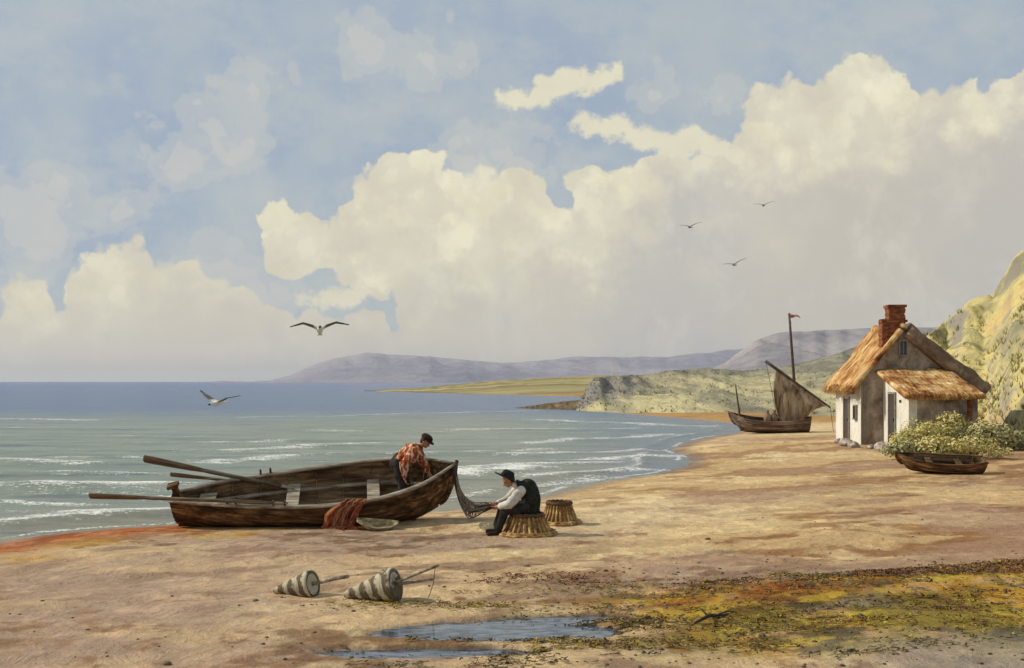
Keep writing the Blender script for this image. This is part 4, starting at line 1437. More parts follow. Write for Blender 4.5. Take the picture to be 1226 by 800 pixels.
# --- baskets turned upside down on the sand
def basket(loc, rb_, rt, h, label, yaw=0.0):
    root = empty('basket', loc, (0, 0, yaw))
    tag(root, label, 'basket', 'upturned wicker baskets on the sand')
    n = 26
    def ribf(a, z):
        return 1.0 + 0.012 * math.cos(a * n)
    g = MB()
    prof = []
    for i in range(26):
        t = i / 25
        r = rb_ * 0.93 + (rt - rb_ * 0.93) * (t ** 0.72)
        prof.append((r * (1 + 0.006 * math.sin(i * math.pi)), h * (0.07 + 0.86 * t)))
    g.lathe(prof, n * 8, rad=ribf)
    g.build('woven_side', M['wickermid'], root, smooth=True)
    for k in range(n):
        a = 2 * math.pi * k / n
        g2 = [Vector((r * 1.012 * math.cos(a), r * 1.012 * math.sin(a), z)) for r, z in prof[::5] + [prof[-1]]]
        g = MB()
        g.tube(g2, [rb_ * (0.058 - 0.020 * q / len(g2)) for q in range(len(g2))], 7)
        g.build('stake', M['wicker'], root, smooth=True)
    g = MB()
    for kk, (rr, zz, th) in enumerate(((rb_ * 0.99, 0.052, 0.030), (rb_ * 1.06, 0.024, 0.026))):
        pts = [Vector((rr * math.cos(a), rr * math.sin(a), zz + 0.008 * math.sin(a * 17 + kk * 1.5))) for a in np.linspace(0, 2 * math.pi, 90)]
        g.tube(pts, th, 8)
    g.build('rim', M['wicker'], root, smooth=True)
    g = MB()
    for kk, (rr, zz, th) in enumerate(((rt * 1.03, h * 0.94, 0.030), (rt * 0.99, h * 0.985, 0.026))):
        pts = [Vector((rr * math.cos(a), rr * math.sin(a), zz + 0.007 * math.sin(a * 15 + kk))) for a in np.linspace(0, 2 * math.pi, 80)]
        g.tube(pts, th, 8)
    g.build('foot_ring', M['wickerdark'], root, smooth=True)
    g = MB()
    g.lathe([(rt * 0.97, h * 0.90), (rt * 0.97, h * 0.93), (rt * 0.5, h * 0.94), (0.02, h * 0.935)], 40)
    g.build('base', M['wickerdark'], root, smooth=True)
    return root


b1 = G(631, 641.5)
b1.y += 0.25
b1.z = gz(b1.x, b1.y)
basket(b1, 0.475, 0.27, 0.355, 'large upturned wicker basket that the person in the black hat sits on')
b2 = G(670, 629)
b2.y += 0.2
b2.z = gz(b2.x, b2.y)
basket(b2, 0.385, 0.215, 0.405, 'smaller upturned wicker basket standing empty behind the seated person', 0.4)

# --- person sitting on the large basket, mending the net
root = empty('person', (b1.x, b1.y, b1.z))
tag(root, 'person in black hat, dark waistcoat and white sleeves seated on a basket holding net', 'person')
sh_, hh = 0.04, 0.36
J = dict(hip=V((0.05, 0, hh + 0.10)), waist=V((0.06, 0, hh + 0.25)), chest=V((-0.02, -0.01, hh + 0.42)), neck=V((-0.17, -0.02, hh + 0.50)), head=V((-0.315, -0.03, hh + 0.565)))
shn, shf = V((-0.10, -0.20, hh + 0.40)), V((-0.13, 0.17, hh + 0.42))
eln, elf = V((-0.29, -0.27, hh + 0.185)), V((-0.33, 0.22, hh + 0.20))
wrn, wrf = V((-0.50, -0.15, hh + 0.12)), V((-0.53, 0.06, hh + 0.16))
kn, kf = V((-0.37, -0.17, hh + 0.09)), V((-0.40, 0.14, hh + 0.10))
an, af = V((-0.47, -0.19, 0.09)), V((-0.50, 0.13, 0.09))
Rh = basis(math.radians(180 + 14), math.radians(30))
mb = MB()
mb.capsule(J['hip'] - V((0, 0.07, 0)), J['hip'] + V((0, 0.07, 0)), 0.115, 0.115)
mb.capsule(J['hip'], J['waist'], 0.125, 0.12)
mb.capsule(J['waist'], J['chest'], 0.12, 0.135)
mb.capsule(shn + V((0, 0.06, 0)), shf - V((0, 0.06, 0)), 0.075, 0.075)
mb.capsule(J['chest'], J['neck'], 0.12, 0.06)
mb.capsule(J['neck'], J['head'] + Rh @ V((-0.02, 0, -0.05)), 0.056, 0.050)
for (a, b, c0) in ((shn, eln, wrn), (shf, elf, wrf)):
    mb.capsule(a, b, 0.052, 0.040)
    mb.capsule(b, c0, 0.040, 0.026)
for (sg, k_, a_) in ((-1, kn, an), (1, kf, af)):
    mb.capsule(J['hip'] + V((-0.04, sg * 0.10, -0.01)), k_, 0.085, 0.056)
    mb.capsule(k_, a_, 0.054, 0.036)
    mb.capsule(a_ - V((-0.02, 0, 0.04)), a_ + V((-0.15, 0, -0.05)), 0.036, 0.030)
PH = head_into(mb, J['head'], Rh)
hand_into(mb, wrn, (wrn - eln) + V((0, 0.05, 0.0)), (0.2, 0.6, 0.6), 1)
hand_into(mb, wrf, (wrf - elf), (0.2, -0.6, 0.6), -1)
mb.melt('body', M['skin'], 0.0075, root, 3)
add_face(PH, Rh, root)
mb = MB()
for (a, b, c0) in ((shn, eln, wrn), (shf, elf, wrf)):
    mb.capsule(a, b, 0.088, 0.078)
    mb.capsule(b, b.lerp(c0, 0.70), 0.078, 0.056)
mb.capsule(J['chest'] + V((-0.06, 0, 0.02)), J['neck'] + V((-0.02, 0, 0.0)), 0.10, 0.072)
mb.melt('shirt', M['whitesleeve'], 0.010, root, 3, folds(0.03, 10.0, 24))
mb = MB()
mb.capsule(J['hip'] + V((0.03, -0.07, -0.01)), J['waist'] + V((0.02, -0.05, 0)), 0.150, 0.165)
mb.capsule(J['hip'] + V((0.03, 0.07, -0.01)), J['waist'] + V((0.02, 0.05, 0)), 0.150, 0.165)
mb.capsule(J['waist'] + V((0.01, 0, 0)), J['chest'] + V((0.03, 0, 0)), 0.175, 0.170)
mb.capsule(shn + V((0.045, 0.05, 0.012)), shf + V((0.045, -0.05, 0.012)), 0.085, 0.085)
mb.capsule(J['chest'] + V((0.03, 0, 0)), J['neck'] + V((0.02, 0, 0.0)), 0.15, 0.075)
mb.melt('waistcoat', M['darkcloth'], 0.010, root, 3, folds(0.04, 9.0, 34))
mb = MB()
for (sg, k_, a_) in ((-1, kn, an), (1, kf, af)):
    mb.capsule(J['hip'] + V((-0.04, sg * 0.10, 0.0)), k_, 0.115, 0.085)
    mb.capsule(k_, a_ + V((0, 0, 0.05)), 0.085, 0.068)
mb.capsule(J['hip'] - V((0, 0.07, 0)), J['hip'] + V((0, 0.07, 0)), 0.13, 0.13)
mb.melt('trousers', M['trousers'], 0.012, root, 3, folds(0.03, 8.0, 44))
for a_ in (an, af):
    mb = MB()
    mb.capsule(a_ + V((0, 0, 0.02)), a_ - V((0, 0, 0.03)), 0.05, 0.05)
    mb.capsule(a_ - V((-0.03, 0, 0.05)), a_ + V((-0.17, 0, -0.055)), 0.044, 0.040)
    mb.melt('boot', M['boot'], 0.010, root, 3)
mb = MB()
mb.ellipsoid(PH(-0.030, 0, 0.010), (0.092, 0.086, 0.092), Rh)
mb.melt('hair', M['hair'], 0.008, root, 2)
g = MB()
Mh = Matrix.Translation(PH(-0.005, 0, 0.055)) @ (Rh @ Matrix.Rotation(math.radians(-56), 3, 'Y')).to_4x4()
g.lathe([(0.02, 0.125), (0.065, 0.122), (0.098, 0.098), (0.112, 0.04), (0.120, 0.012), (0.155, -0.004), (0.200, -0.010), (0.235, -0.004), (0.236, -0.012), (0.200, -0.020), (0.155, -0.015), (0.112, -0.010), (0.02, -0.006)],
        48, rad=lambda a, z: 1 + 0.035 * math.sin(3 * a + 1) + 0.03 * math.sin(2 * a), M=Mh)
g.build('hat', M['felt'], root, smooth=True)
WR = [V((b1.x, b1.y, b1.z)) + w + V((-0.08, 0, 0.0)) for w in (wrn, wrf)]

# --- fishing net running from the bow to the hands
net_mat = M['rope']
bow = RBM @ Vector((2.62, 0.0, 1.15))
g = MB()
rows_n = []
hc = (WR[0] + WR[1]) / 2
NS, NP = 26, 22
for j in range(NS):
    u = j / (NS - 1)
    a = bow + V((0.03 - 0.04 * u, 0.12 * (0.5 - u), 0.02 - 0.03 * u))
    e = WR[0].lerp(WR[1], u) + V((random.uniform(-.04, .03), 0, random.uniform(-.03, .02)))
    sag = 0.30 + 0.34 * abs(math.sin(u * 7.3 + 0.4)) * random.uniform(0.5, 1.0)
    pts = []
    for i in range(NP):
        t = i / (NP - 1)
        p = a.lerp(e, t)
        dip = math.sin(math.pi * t ** 0.75) * sag
        p = p + V((-0.10 * math.sin(math.pi * t) * (0.3 + 1.5 * abs(0.5 - u)), 0.22 * (u - 0.5) * math.sin(math.pi * t), -dip))
        p += V((0.012 * math.sin(9 * t + j), 0, 0.012 * math.sin(13 * t + 2 * j)))
        zg = gz(p.x, p.y) + 0.02
        if p.z < zg:
            p.z = zg + 0.01 * (j % 3)
        pts.append(p)
    rows_n.append(pts)
    g.tube(pts, 0.010, 5)
for i in range(2, NP - 1):
    for j in range(NS - 1):
        k = j + (1 if i % 2 else 0)
        if k + 1 < NS and random.random() < 0.75:
            g.tube([rows_n[k][i], rows_n[k + 1][i - 1 if (k + i) % 2 else i]], 0.005, 4)
tag(g.build('fishing_net', net_mat, smooth=True), 'dark fishing net drooping from the boat bow to the hands of the seated person', 'fishing net')


# ------------------------------------------------------------------ striped cone floats
def float_mat():
    m, T = new_mat('banded_canvas_float')
    tcn = T.n('ShaderNodeTexCoord').outputs['Object']
    sp = T.n('ShaderNodeSeparateXYZ')
    T.link(tcn, sp.inputs[0])
    n1 = T.noise(tcn, 7.0, 5, 0.65)
    x = T.math('ADD', sp.outputs['Z'], T.math('MULTIPLY', T.math('SUBTRACT', n1.outputs['Fac'], 0.5), 0.20))
    x = T.math('ADD', x, T.math('MULTIPLY', sp.outputs['Y'], 0.25))
    w = T.math('SINE', T.math('MULTIPLY', x, 38.0))
    band = T.step(w, -0.35, 0.55)
    colr = T.mix(band, T.mix(n1.outputs['Fac'], (0.060, 0.045, 0.026), (0.22, 0.175, 0.11)), T.mix(n1.outputs['Fac'], (0.34, 0.28, 0.18), (0.70, 0.64, 0.50)))
    n2 = T.noise(tcn, 45.0, 4, 0.6)
    colr = T.mix(0.5, colr, T.ramp(n2.outputs['Fac'], [(0.3, (0.55, 0.5, 0.45)), (0.6, (1, 1, 1))]), 'MULTIPLY')
    finish(T, colr, 0.85, 0.15, n2.outputs['Fac'], 0.4, 0.01)
    return m


M['float'] = float_mat()


def cone_float(tip, base_c, R, L, sticks, label):
    """tip on the sand at the left; axis points to the base disc"""
    tip, base_c = Vector(tip), Vector(base_c)
    ax = (base_c - tip).normalized()
    L = (base_c - tip).length
    root = empty('cone_float', tip)
    root.rotation_euler = ax.to_track_quat('Z', 'Y').to_euler()
    tag(root, label, 'float', 'banded cone floats lying on the sand')
    inv = root.rotation_euler.to_matrix().inverted()
    g = MB()
    n = 12
    prof = [(0.02, 0.0), (0.035, 0.01)]
    for k in range(n):
        z0 = L * (0.03 + 0.97 * k / n)
        z1 = L * (0.03 + 0.97 * (k + 1) / n)
        bul = 0.012
        prof += [(R * (0.14 + 0.86 * z0 / L) , z0 + 0.002), (R * (0.14 + 0.86 * (z0 + z1) / 2 / L) + bul, (z0 + z1) / 2), (R * (0.14 + 0.86 * z1 / L), z1 - 0.002)]
    prof += [(R * 0.96, L + 0.012), (R * 0.93, L + 0.004)]
    g.lathe(prof, 40)
    g.build('cone_body', M['float'], root, smooth=True)
    g = MB()
    g.lathe([(R * 0.93, L - 0.01), (R * 0.92, L + 0.010), (R * 0.5, L - 0.004), (0.03, L - 0.008)], 40)
    g.build('end_disc', M['discwood'], root, smooth=True)
    for (q, r) in sticks:
        b = inv @ (Vector(q) - tip)
        a = Vector((0.012, 0, L - 0.10))
        g = MB()
        g.tube([a, a.lerp(b, 0.5) + Vector((0.006, 0.004, 0)), b], [r, r * 0.95, r * 0.85], 10)
        g.build('stick', M['greywood'], root, smooth=True)
    return root


M['discwood'] = mottled('dark_end_wood', [(0.3, (0.055, 0.045, 0.03)), (0.5, (0.13, 0.105, 0.07)), (0.7, (0.25, 0.21, 0.15))], 8.0, rough=0.9, fine=4)
t1 = G(326, 711)
Yb = t1.y - 0.16
cone_float(t1 + V((0.02, 0, 0.035)), W3(374, 699.5, Yb), 0.168, 0.6, [(W3(417, 690, Yb - 0.22), 0.026)], 'smaller banded cone float with one short stick, farther from the pools')
t2 = G(410, 716)
Yb = t2.y - 0.17
fl2 = cone_float(t2 + V((0.02, 0, 0.035)), W3(473, 700, Yb), 0.195, 0.8, [(W3(525, 677, Yb - 0.20), 0.019), (W3(519, 693.5, Yb - 0.1), 0.019)], 'larger banded cone float with two sticks spread apart, beside the yellow weed')
inv = fl2.rotation_euler.to_matrix().inverted()
g = MB()
gp = G(513, 717)
a, b = W3(521, 680, Yb - 0.18), V((gp.x, gp.y, gp.z + 0.01))
g.tube([inv @ (p - fl2.location) for p in (a, a.lerp(b, 0.5) + V((0.02, 0, 0)), b)], 0.004, 5)
g.build('cord', M['rope'], fl2)

# ------------------------------------------------------------------ cottage
def wall_mat(name, a, b, c_, sc=2.0):
    return mottled(name, [(0.30, a), (0.46, b), (0.66, c_)], sc, (1, 1, 0.7), rough=0.95, spec=0.1, bump_s=0.7, bump_d=0.03, fine=7)


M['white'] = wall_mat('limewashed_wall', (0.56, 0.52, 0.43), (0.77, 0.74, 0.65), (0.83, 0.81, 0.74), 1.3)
M['gable'] = wall_mat('grey_brown_stone_render', (0.12, 0.085, 0.058), (0.30, 0.235, 0.175), (0.60, 0.51, 0.40), 1.5)  # mottled grey-brown, darker than the limewashed walls
M['frame'] = mottled('faded_window_frame', [(0.3, (0.16, 0.13, 0.11)), (0.7, (0.32, 0.28, 0.24))], 8)
M['pane'] = mottled('dark_window_pane', [(0.3, (0.018, 0.018, 0.02)), (0.7, (0.05, 0.05, 0.055))], 6, rough=0.15, spec=0.5, bump_s=0.1)
M['door'] = mottled('dark_plank_door', [(0.3, (0.035, 0.030, 0.028)), (0.7, (0.10, 0.085, 0.075))], 5, (4, 4, 0.4))
M['brick'] = mottled('red_chimney_brick', [(0.30, (0.075, 0.028, 0.016)), (0.45, (0.20, 0.065, 0.030)), (0.58, (0.33, 0.12, 0.05)), (0.72, (0.42, 0.22, 0.11))], 3.2, (1, 1, 3), rough=0.95, bump_s=0.8, bump_d=0.03, fine=5)


def thatch_mat(name, stops, axis):
    m, T = new_mat(name)
    tcn = T.n('ShaderNodeTexCoord').outputs['Object']
    st = (0.55, 6.0, 0.8) if axis == 'x' else (6.0, 0.55, 0.8)
    n1 = T.noise(T.scaled(tcn, st), 1.8, 7, 0.7, 0.3)
    n2 = T.noise(tcn, 1.3, 6, 0.68, 0.6)
    f = T.math('ADD', T.math('MULTIPLY', n1.outputs['Fac'], 0.5), T.math('MULTIPLY', n2.outputs['Fac'], 0.5))
    finish(T, T.ramp(f, stops), 0.95, 0.1, n1.outputs['Fac'], 0.9, 0.06)
    return m


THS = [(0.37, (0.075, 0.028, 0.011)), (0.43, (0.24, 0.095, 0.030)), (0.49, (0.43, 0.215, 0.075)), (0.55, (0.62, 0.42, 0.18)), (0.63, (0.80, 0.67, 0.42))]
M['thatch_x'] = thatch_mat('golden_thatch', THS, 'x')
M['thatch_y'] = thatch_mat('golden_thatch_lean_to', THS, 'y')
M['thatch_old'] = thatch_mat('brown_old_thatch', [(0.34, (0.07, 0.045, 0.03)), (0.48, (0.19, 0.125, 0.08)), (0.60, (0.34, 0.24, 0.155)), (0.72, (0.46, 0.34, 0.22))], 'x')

gp = G(1031, 532)
COT = empty('cottage', gp, (0, 0, math.radians(-3.6)))
tag(COT, 'white thatched cottage with brick chimney and lean-to below the grassy cliff', 'cottage')
kx = gp.y / F                                            # metres per photo pixel there


def zc(py):
    return (HY - py) * kx + H - gp.z


def xc(px):
    return (px - 1031) * kx


WD = xc(1167)
AX, AZ = xc(1079), zc(397)
LZ, RZ = zc(456), zc(470)
DEP = 4.3
g = MB()
# gable walls: front and back, 0.4 m thick, and the long white wall
def gable_poly(y):
    return [(0, y, -0.5), (WD, y, -0.5), (WD, y, RZ), (AX, y, AZ), (0, y, LZ)]
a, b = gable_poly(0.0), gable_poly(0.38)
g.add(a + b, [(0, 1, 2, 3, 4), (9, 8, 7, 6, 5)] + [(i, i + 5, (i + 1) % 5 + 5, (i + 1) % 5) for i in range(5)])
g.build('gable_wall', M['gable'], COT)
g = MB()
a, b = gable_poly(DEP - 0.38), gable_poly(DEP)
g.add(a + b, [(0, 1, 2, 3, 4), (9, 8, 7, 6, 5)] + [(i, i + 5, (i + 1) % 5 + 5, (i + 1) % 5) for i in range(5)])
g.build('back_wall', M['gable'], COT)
g = MB()
g.box((0.187, DEP / 2, (LZ - 0.5) / 2 - 0.0), (0.38, DEP - 0.0, LZ + 0.5 - 0.04))
o = g.build('side_wall', M['white'], COT)
o.location.x = -0.006
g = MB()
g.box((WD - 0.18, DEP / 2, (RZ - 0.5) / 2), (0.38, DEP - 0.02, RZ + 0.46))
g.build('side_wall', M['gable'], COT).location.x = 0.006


def thatch_slab(name, c00, c10, c11, c01, th, mat, nu=36, nv=26, seed=0, sag=0.05, rough=0.10):
    """a thick thatch slope on the quad c00-c10-c11-c01 (u along the eave, v towards the ridge); ragged eave"""
    c00, c10, c11, c01 = [Vector(c) for c in (c00, c10, c11, c01)]
    nrm = (c10 - c00).cross(c01 - c00).normalized()
    if nrm.z < 0:
        nrm = -nrm
    top, bot = [], []
    for i in range(nv):
        v = i / (nv - 1)
        rt, rbm = [], []
        for j in range(nu):
            u = j / (nu - 1)
            p = (c00 * (1 - u) + c10 * u) * (1 - v) + (c01 * (1 - u) + c11 * u) * v
            lump = float(fbm(np.array(u * 5.0), np.array(v * 4.0), seed, 4)) - 0.5
            fine = float(fbm(np.array(u * 22.0), np.array(v * 6.0), seed + 9, 3)) - 0.5
            rag = (float(fbm(np.array(u * 30.0), np.array(0.3), seed + 5, 3)) - 0.5) * rough * 2.6 * max(0, 1 - v * 5)
            p = p + (c00 - c01).normalized() * rag
            p = p - nrm * sag * math.sin(math.pi * u) * 0.8
            edge_round = min(1.0, 4.0 * min(u, 1 - u, v * 1.3) + 0.35)
            rt.append(p + nrm * (th * (0.55 + 0.45 * edge_round) + lump * rough * 1.6 + fine * rough * 0.6))
            rbm.append(p.copy())
        top.append(rt)
        bot.append(rbm)
    g = MB()
    g.grid(top)
    g.grid(bot)
    o0, o1 = 0, nu * nv
    for j in range(nu - 1):
        g.f.append((o0 + j, o0 + j + 1, o1 + j + 1, o1 + j))
        k = (nv - 1) * nu
        g.f.append((o0 + k + j, o0 + k + j + 1, o1 + k + j + 1, o1 + k + j))
        g.mi += [0, 0]
    for i in range(nv - 1):
        g.f.append((o0 + i * nu, o0 + (i + 1) * nu, o1 + (i + 1) * nu, o1 + i * nu))
        k = nu - 1
        g.f.append((o0 + i * nu + k, o0 + (i + 1) * nu + k, o1 + (i + 1) * nu + k, o1 + i * nu + k))
        g.mi += [0, 0]
    # loose straw at the eave
    for _ in range(170):
        u = random.random()
        p = c00.lerp(c10, u) + nrm * random.uniform(0, th)
        d = (c00 - c01).normalized() * random.uniform(0.06, 0.2) + Vector((random.uniform(-.04, .04), random.uniform(-.04, .04), random.uniform(-0.05, 0.0)))
        g.tube([p - d * 1.2, p + d], [0.016, 0.005], 4)
    return g.build(name, mat, COT, smooth=True)


def on_slope(x0, z0, x1, z1, t):
    return x0 + (x1 - x0) * t, z0 + (z1 - z0) * t


FO_, BO_ = -0.22, DEP + 0.25
exl, ezl = on_slope(AX, AZ, 0, LZ, 1.24)
exr, ezr = on_slope(AX, AZ, WD, RZ, 0.99)
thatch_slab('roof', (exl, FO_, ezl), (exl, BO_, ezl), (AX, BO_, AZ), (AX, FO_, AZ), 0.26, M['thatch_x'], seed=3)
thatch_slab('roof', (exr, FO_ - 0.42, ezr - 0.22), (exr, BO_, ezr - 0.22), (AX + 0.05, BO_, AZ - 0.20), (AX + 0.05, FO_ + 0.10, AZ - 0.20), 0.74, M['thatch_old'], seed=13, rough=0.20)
g = MB()
for i in range(1):
    pts = [Vector((AX + 0.02 * math.sin(k), FO_ - 0.02 + (BO_ - FO_ + 0.04) * k / 14, AZ + 0.20 + 0.05 * math.sin(k * 1.7))) for k in range(15)]
    g.tube(pts, [(0.20 + 0.03 * math.sin(k * 2.1)) * min(1.0, 0.35 + 0.35 * min(k, 14 - k)) for k in range(15)], 10)
g.build('ridge', M['thatch_x'], COT, smooth=True)

# lean-to in front of the gable
X0, X1, FD = 0.86, xc(1130), -3.4
LZ0, LZ1 = zc(447), 2.02
g = MB()
poly = [(X0, 0.0, -0.5), (X0, FD, -0.5), (X0, FD, LZ1 - 0.06), (X0, 0.0, LZ0 - 0.06)]
poly2 = [(X0 + 0.3, p[1], p[2]) for p in poly]
g.add(poly + poly2, [(0, 1, 2, 3), (7, 6, 5, 4)] + [(i, i + 4, (i + 1) % 4 + 4, (i + 1) % 4) for i in range(4)])
g.build('lean_to_wall', M['white'], COT)
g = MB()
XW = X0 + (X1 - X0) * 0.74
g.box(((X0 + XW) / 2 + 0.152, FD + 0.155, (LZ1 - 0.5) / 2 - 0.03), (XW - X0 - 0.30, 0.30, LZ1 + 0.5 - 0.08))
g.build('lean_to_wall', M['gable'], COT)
g = MB()
g.tube([(X1 - 0.22, FD + 0.1, -0.4), (X1 - 0.2, FD + 0.1, LZ1)], 0.10, 8)
g.build('post', M['brick'], COT)
thatch_slab('lean_to_roof', (X0 - 0.22, FD - 0.30, LZ1 - 0.16), (X1 + 0.22, FD - 0.30, LZ1 - 0.16), (X1 + 0.12, 0.02, LZ0 + 0.02), (X0 - 0.30, 0.02, LZ0 + 0.02), 0.20, M['thatch_y'], seed=23, rough=0.09)

# chimney
def brick_stack(name, x0, x1, z0, z1, y0, y1, mat):
    g = MB()
    z = z0
    k = 0
    while z < z1 - 0.02:
        hgt = min(0.085, z1 - z)
        j = 0.012 * math.sin(k * 2.3) + random.uniform(-0.008, 0.008)
        g.box(((x0 + x1) / 2 + j, (y0 + y1) / 2, z + hgt / 2), (x1 - x0 + 0.02 * math.sin(k * 1.1), y1 - y0 + 0.02 * math.cos(k * 1.7), hgt + 0.004), (0, 0, random.uniform(-0.02, 0.02)))
        z += 0.085
        k += 1
    return g.build(name, mat, COT)


ch = brick_stack('chimney', xc(1064), xc(1083), AZ - 0.2, zc(366), 0.02, 0.62, M['brick'])
g = MB()
g.box(((xc(1064) + xc(1083)) / 2, 0.32, zc(384.5)), (xc(1083) - xc(1064) + 0.14, 0.74, 0.09))
g.build('band', M['brick'], ch)
g = MB()
g.box(((xc(1064) + xc(1083)) / 2, 0.32, zc(366.5)), (xc(1083) - xc(1064) + 0.10, 0.70, 0.10))
g.build('cap', M['brick'], ch)
brick_stack('chimney', xc(1056), xc(1065) - 0.012, AZ - 0.75, zc(382), 0.04, 0.56, M['brick'])


def window(parent, c, w, h, facing, bars=True, sill=False):
    """facing '-x' or '-y'; c centre on the wall surface, local to the cottage"""
    def B(du, dn, dz, su, sn, sz):
        if facing == '-x':
            return (c[0] - dn, c[1] + du, c[2] + dz), (sn, su, sz)
        return (c[0] + du, c[1] - dn, c[2] + dz), (su, sn, sz)
    f = MB()
    t = 0.05
    f.box(*B(-w / 2, 0.03, 0, t, 0.10, h + t))
    f.box(*B(w / 2, 0.03, 0, t, 0.10, h + t))
    f.box(*B(0, 0.03, h / 2, w - t - 0.004, 0.096, t))
    f.box(*B(0, 0.045, -h / 2, w - t - 0.004, 0.15, t))
    if bars:
        f.box(*B(0, 0.02, 0, 0.03, 0.06, h - t - 0.004))
    o = f.build('window', M['frame'], parent)
    p = MB()
    p.box(*B(0, 0.004, 0, w - t, 0.012, h - t))
    p.build('pane', M['pane'], o)
    return o


window(COT, (xc(1080), 0, (zc(408) + zc(426)) / 2), 0.30, zc(408) - zc(426), '-y')
window(COT, (-0.009, 1.35, (zc(463) + zc(471)) / 2), 0.70, 0.30, '-x')
window(COT, (-0.009, 0.75, 1.25), 0.46, 0.55, '-x')


def door(c, w, h, facing='-x'):
    g = MB()
    g.box((c[0] - 0.012, c[1], c[2] + h / 2), (0.03, w, h))
    o = g.build('door', M['door'], COT)
    f = MB()
    for s in (-1, 1):
        f.box((c[0] - 0.02, c[1] + s * (w / 2 + 0.042), c[2] + h / 2), (0.09, 0.08, h))
    f.box((c[0] - 0.02, c[1], c[2] + h + 0.044), (0.09, w + 0.17, 0.08))
    f.build('frame', M['frame'], o)
    k = MB()
    k.box((c[0] - 0.05, c[1] - w * 0.32, c[2] + h * 0.5), (0.05, 0.03, 0.12))
    k.build('handle', M['iron'], o)


door((-0.009, 2.25, 0.05), 0.80, 1.72)
door((X0 - 0.001, -1.35, 0.05), 0.80, 1.95)
# small vent slit in the lean-to end
g = MB()
g.box((X0 - 0.005, -2.35, 1.75), (0.02, 0.28, 0.10))
g.build('vent', M['pane'], COT)


# ------------------------------------------------------------------ stones, bushes
def stone(px, py, r, label, seed, group):
    rng = np.random.default_rng(seed)
    p = G(px, py)
    g = MB()
    g.ellipsoid((0, 0, 0), (r, r * rng.uniform(0.7, 0.9), r * rng.uniform(0.55, 0.8)), None, 22, 14)
    vs = []
    for v in g.v:
        v = Vector(v)
        d = mnoise.noise(v * (1.6 / r) + Vector((seed, 0, 0))) * 0.30 * r + mnoise.noise(v * (4 / r) + Vector((0, seed, 0))) * 0.10 * r
        vs.append(tuple(v + v.normalized() * d))
    g.v = vs
    o = g.build('stone', M['stone'], smooth=True)
    o.location = p + V((0, 0, r * 0.25))
    o.rotation_euler = (0, 0, rng.uniform(0, 6))
    tag(o, label, 'stone', group)


for i, (px, py, r, lb) in enumerate([
        (1004, 531, 0.22, 'small pale stone below the outer edge of the white cottage wall'),
        (1013, 534, 0.34, 'large rounded stone at the foot of the white cottage wall'),
        (1022, 536, 0.26, 'medium stone at the corner where white wall meets gable'),
        (1043, 537, 0.20, 'small stone alone under the middle of the grey gable'),
        (1056, 539, 0.30, 'broad stone in front of the lean-to inner corner'),
        (1065, 542, 0.36, 'biggest stone before the lean-to door'),
        (1074, 543, 0.26, 'stone between the lean-to door and yellow bush')]):
    stone(px, py, r, lb, 100 + i, 'stones heaped at the foot of the cottage')

BUSH = [
    (1092, 545, (1.0, 0.8, 0.85), 1500, 'gorse', 'yellow bush nearest the lean-to door, at the white wall corner'),
    (1117, 541, (1.25, 0.9, 1.05), 2000, 'gorse', 'tallest yellow bush hiding the dark front of the lean-to'),
    (1147, 541, (1.10, 0.9, 0.95), 1700, 'gorse', 'yellow bush before the lean-to post'),
    (1175, 540, (1.2, 0.9, 0.8), 1500, 'bramble', 'grey green bush just right of the yellow bushes'),
    (1108, 549, (1.3, 0.6, 0.45), 1100, 'bramble', 'low green bush under the yellow bushes above the dinghy'),
    (1160, 549, (1.5, 0.6, 0.50), 1200, 'gorse', 'low yellow spreading bush beyond the dinghy stern'),
    (1207, 538, (1.3, 0.9, 0.65), 1500, 'bramble', 'wide grey green bush at the foot of the cliff near the photo edge'),
]
from bisect import bisect
Xg, Yg, Zg, nr_ = cl


def surf(x, y):
    """height of cliff or beach at x, y"""
    k = np.argmin((Xg[:nr_] - x) ** 2 + (Yg[:nr_] - y) ** 2)
    i, j = np.unravel_index(k, Xg[:nr_].shape)
    zg = gz(x, y)
    if (Xg[i, j] - x) ** 2 + (Yg[i, j] - y) ** 2 < 1.0:
        return max(zg, float(Zg[i, j]))
    return zg


def ray_surf(px, py):
    d = V(((px - CX) / F, 1, (HY - py) / F))
    Y = 20.0
    while Y < 90:
        p = V((0, 0, H)) + d * Y
        if p.z < surf(p.x, p.y):
            return p
        Y += 0.4
    return V((0, 0, H)) + d * 60


for i, (px, py, rad, n, mt_, lb) in enumerate(BUSH):
    p = ray_surf(px, py)
    p.z = surf(p.x, p.y)
    bush(p, rad, int(n * 1.9), 0.058 if mt_ == 'gorse' else 0.07, M[mt_], M['oarwood'], lb, 200 + i, 'bushes about the cottage')

# ------------------------------------------------------------------ dinghy on the right
dp = G(1128, 567)
dg_ = empty('dinghy', (dp.x, dp.y + 0.25, dp.z + 0.02))
DM = {'hull': M['hull'], 'strakes': BM['strakes'], 'inner': M['inner'], 'rail': M['hull'], 'thwart': M['inner']}
dg_.rotation_euler = (math.radians(13), math.radians(-1), math.radians(180 - 8))
dg_.rotation_euler = (Matrix.Rotation(math.radians(172), 3, 'Z') @ Matrix.Rotation(math.radians(-4), 3, 'Y') @ Matrix.Rotation(math.radians(-15), 3, 'X')).to_euler()
tag(dg_, 'small dark dinghy drawn up on the sand in front of the yellow bushes', 'dinghy')
HD = Hull(2.35, [0.30, 0.40, 0.46, 0.46, 0.38, 0.22, 0.03], [0.46, 0.42, 0.38, 0.37, 0.38, 0.41, 0.45], [.03, .01, 0, 0, .02, .06, .16], 0.25, 4)
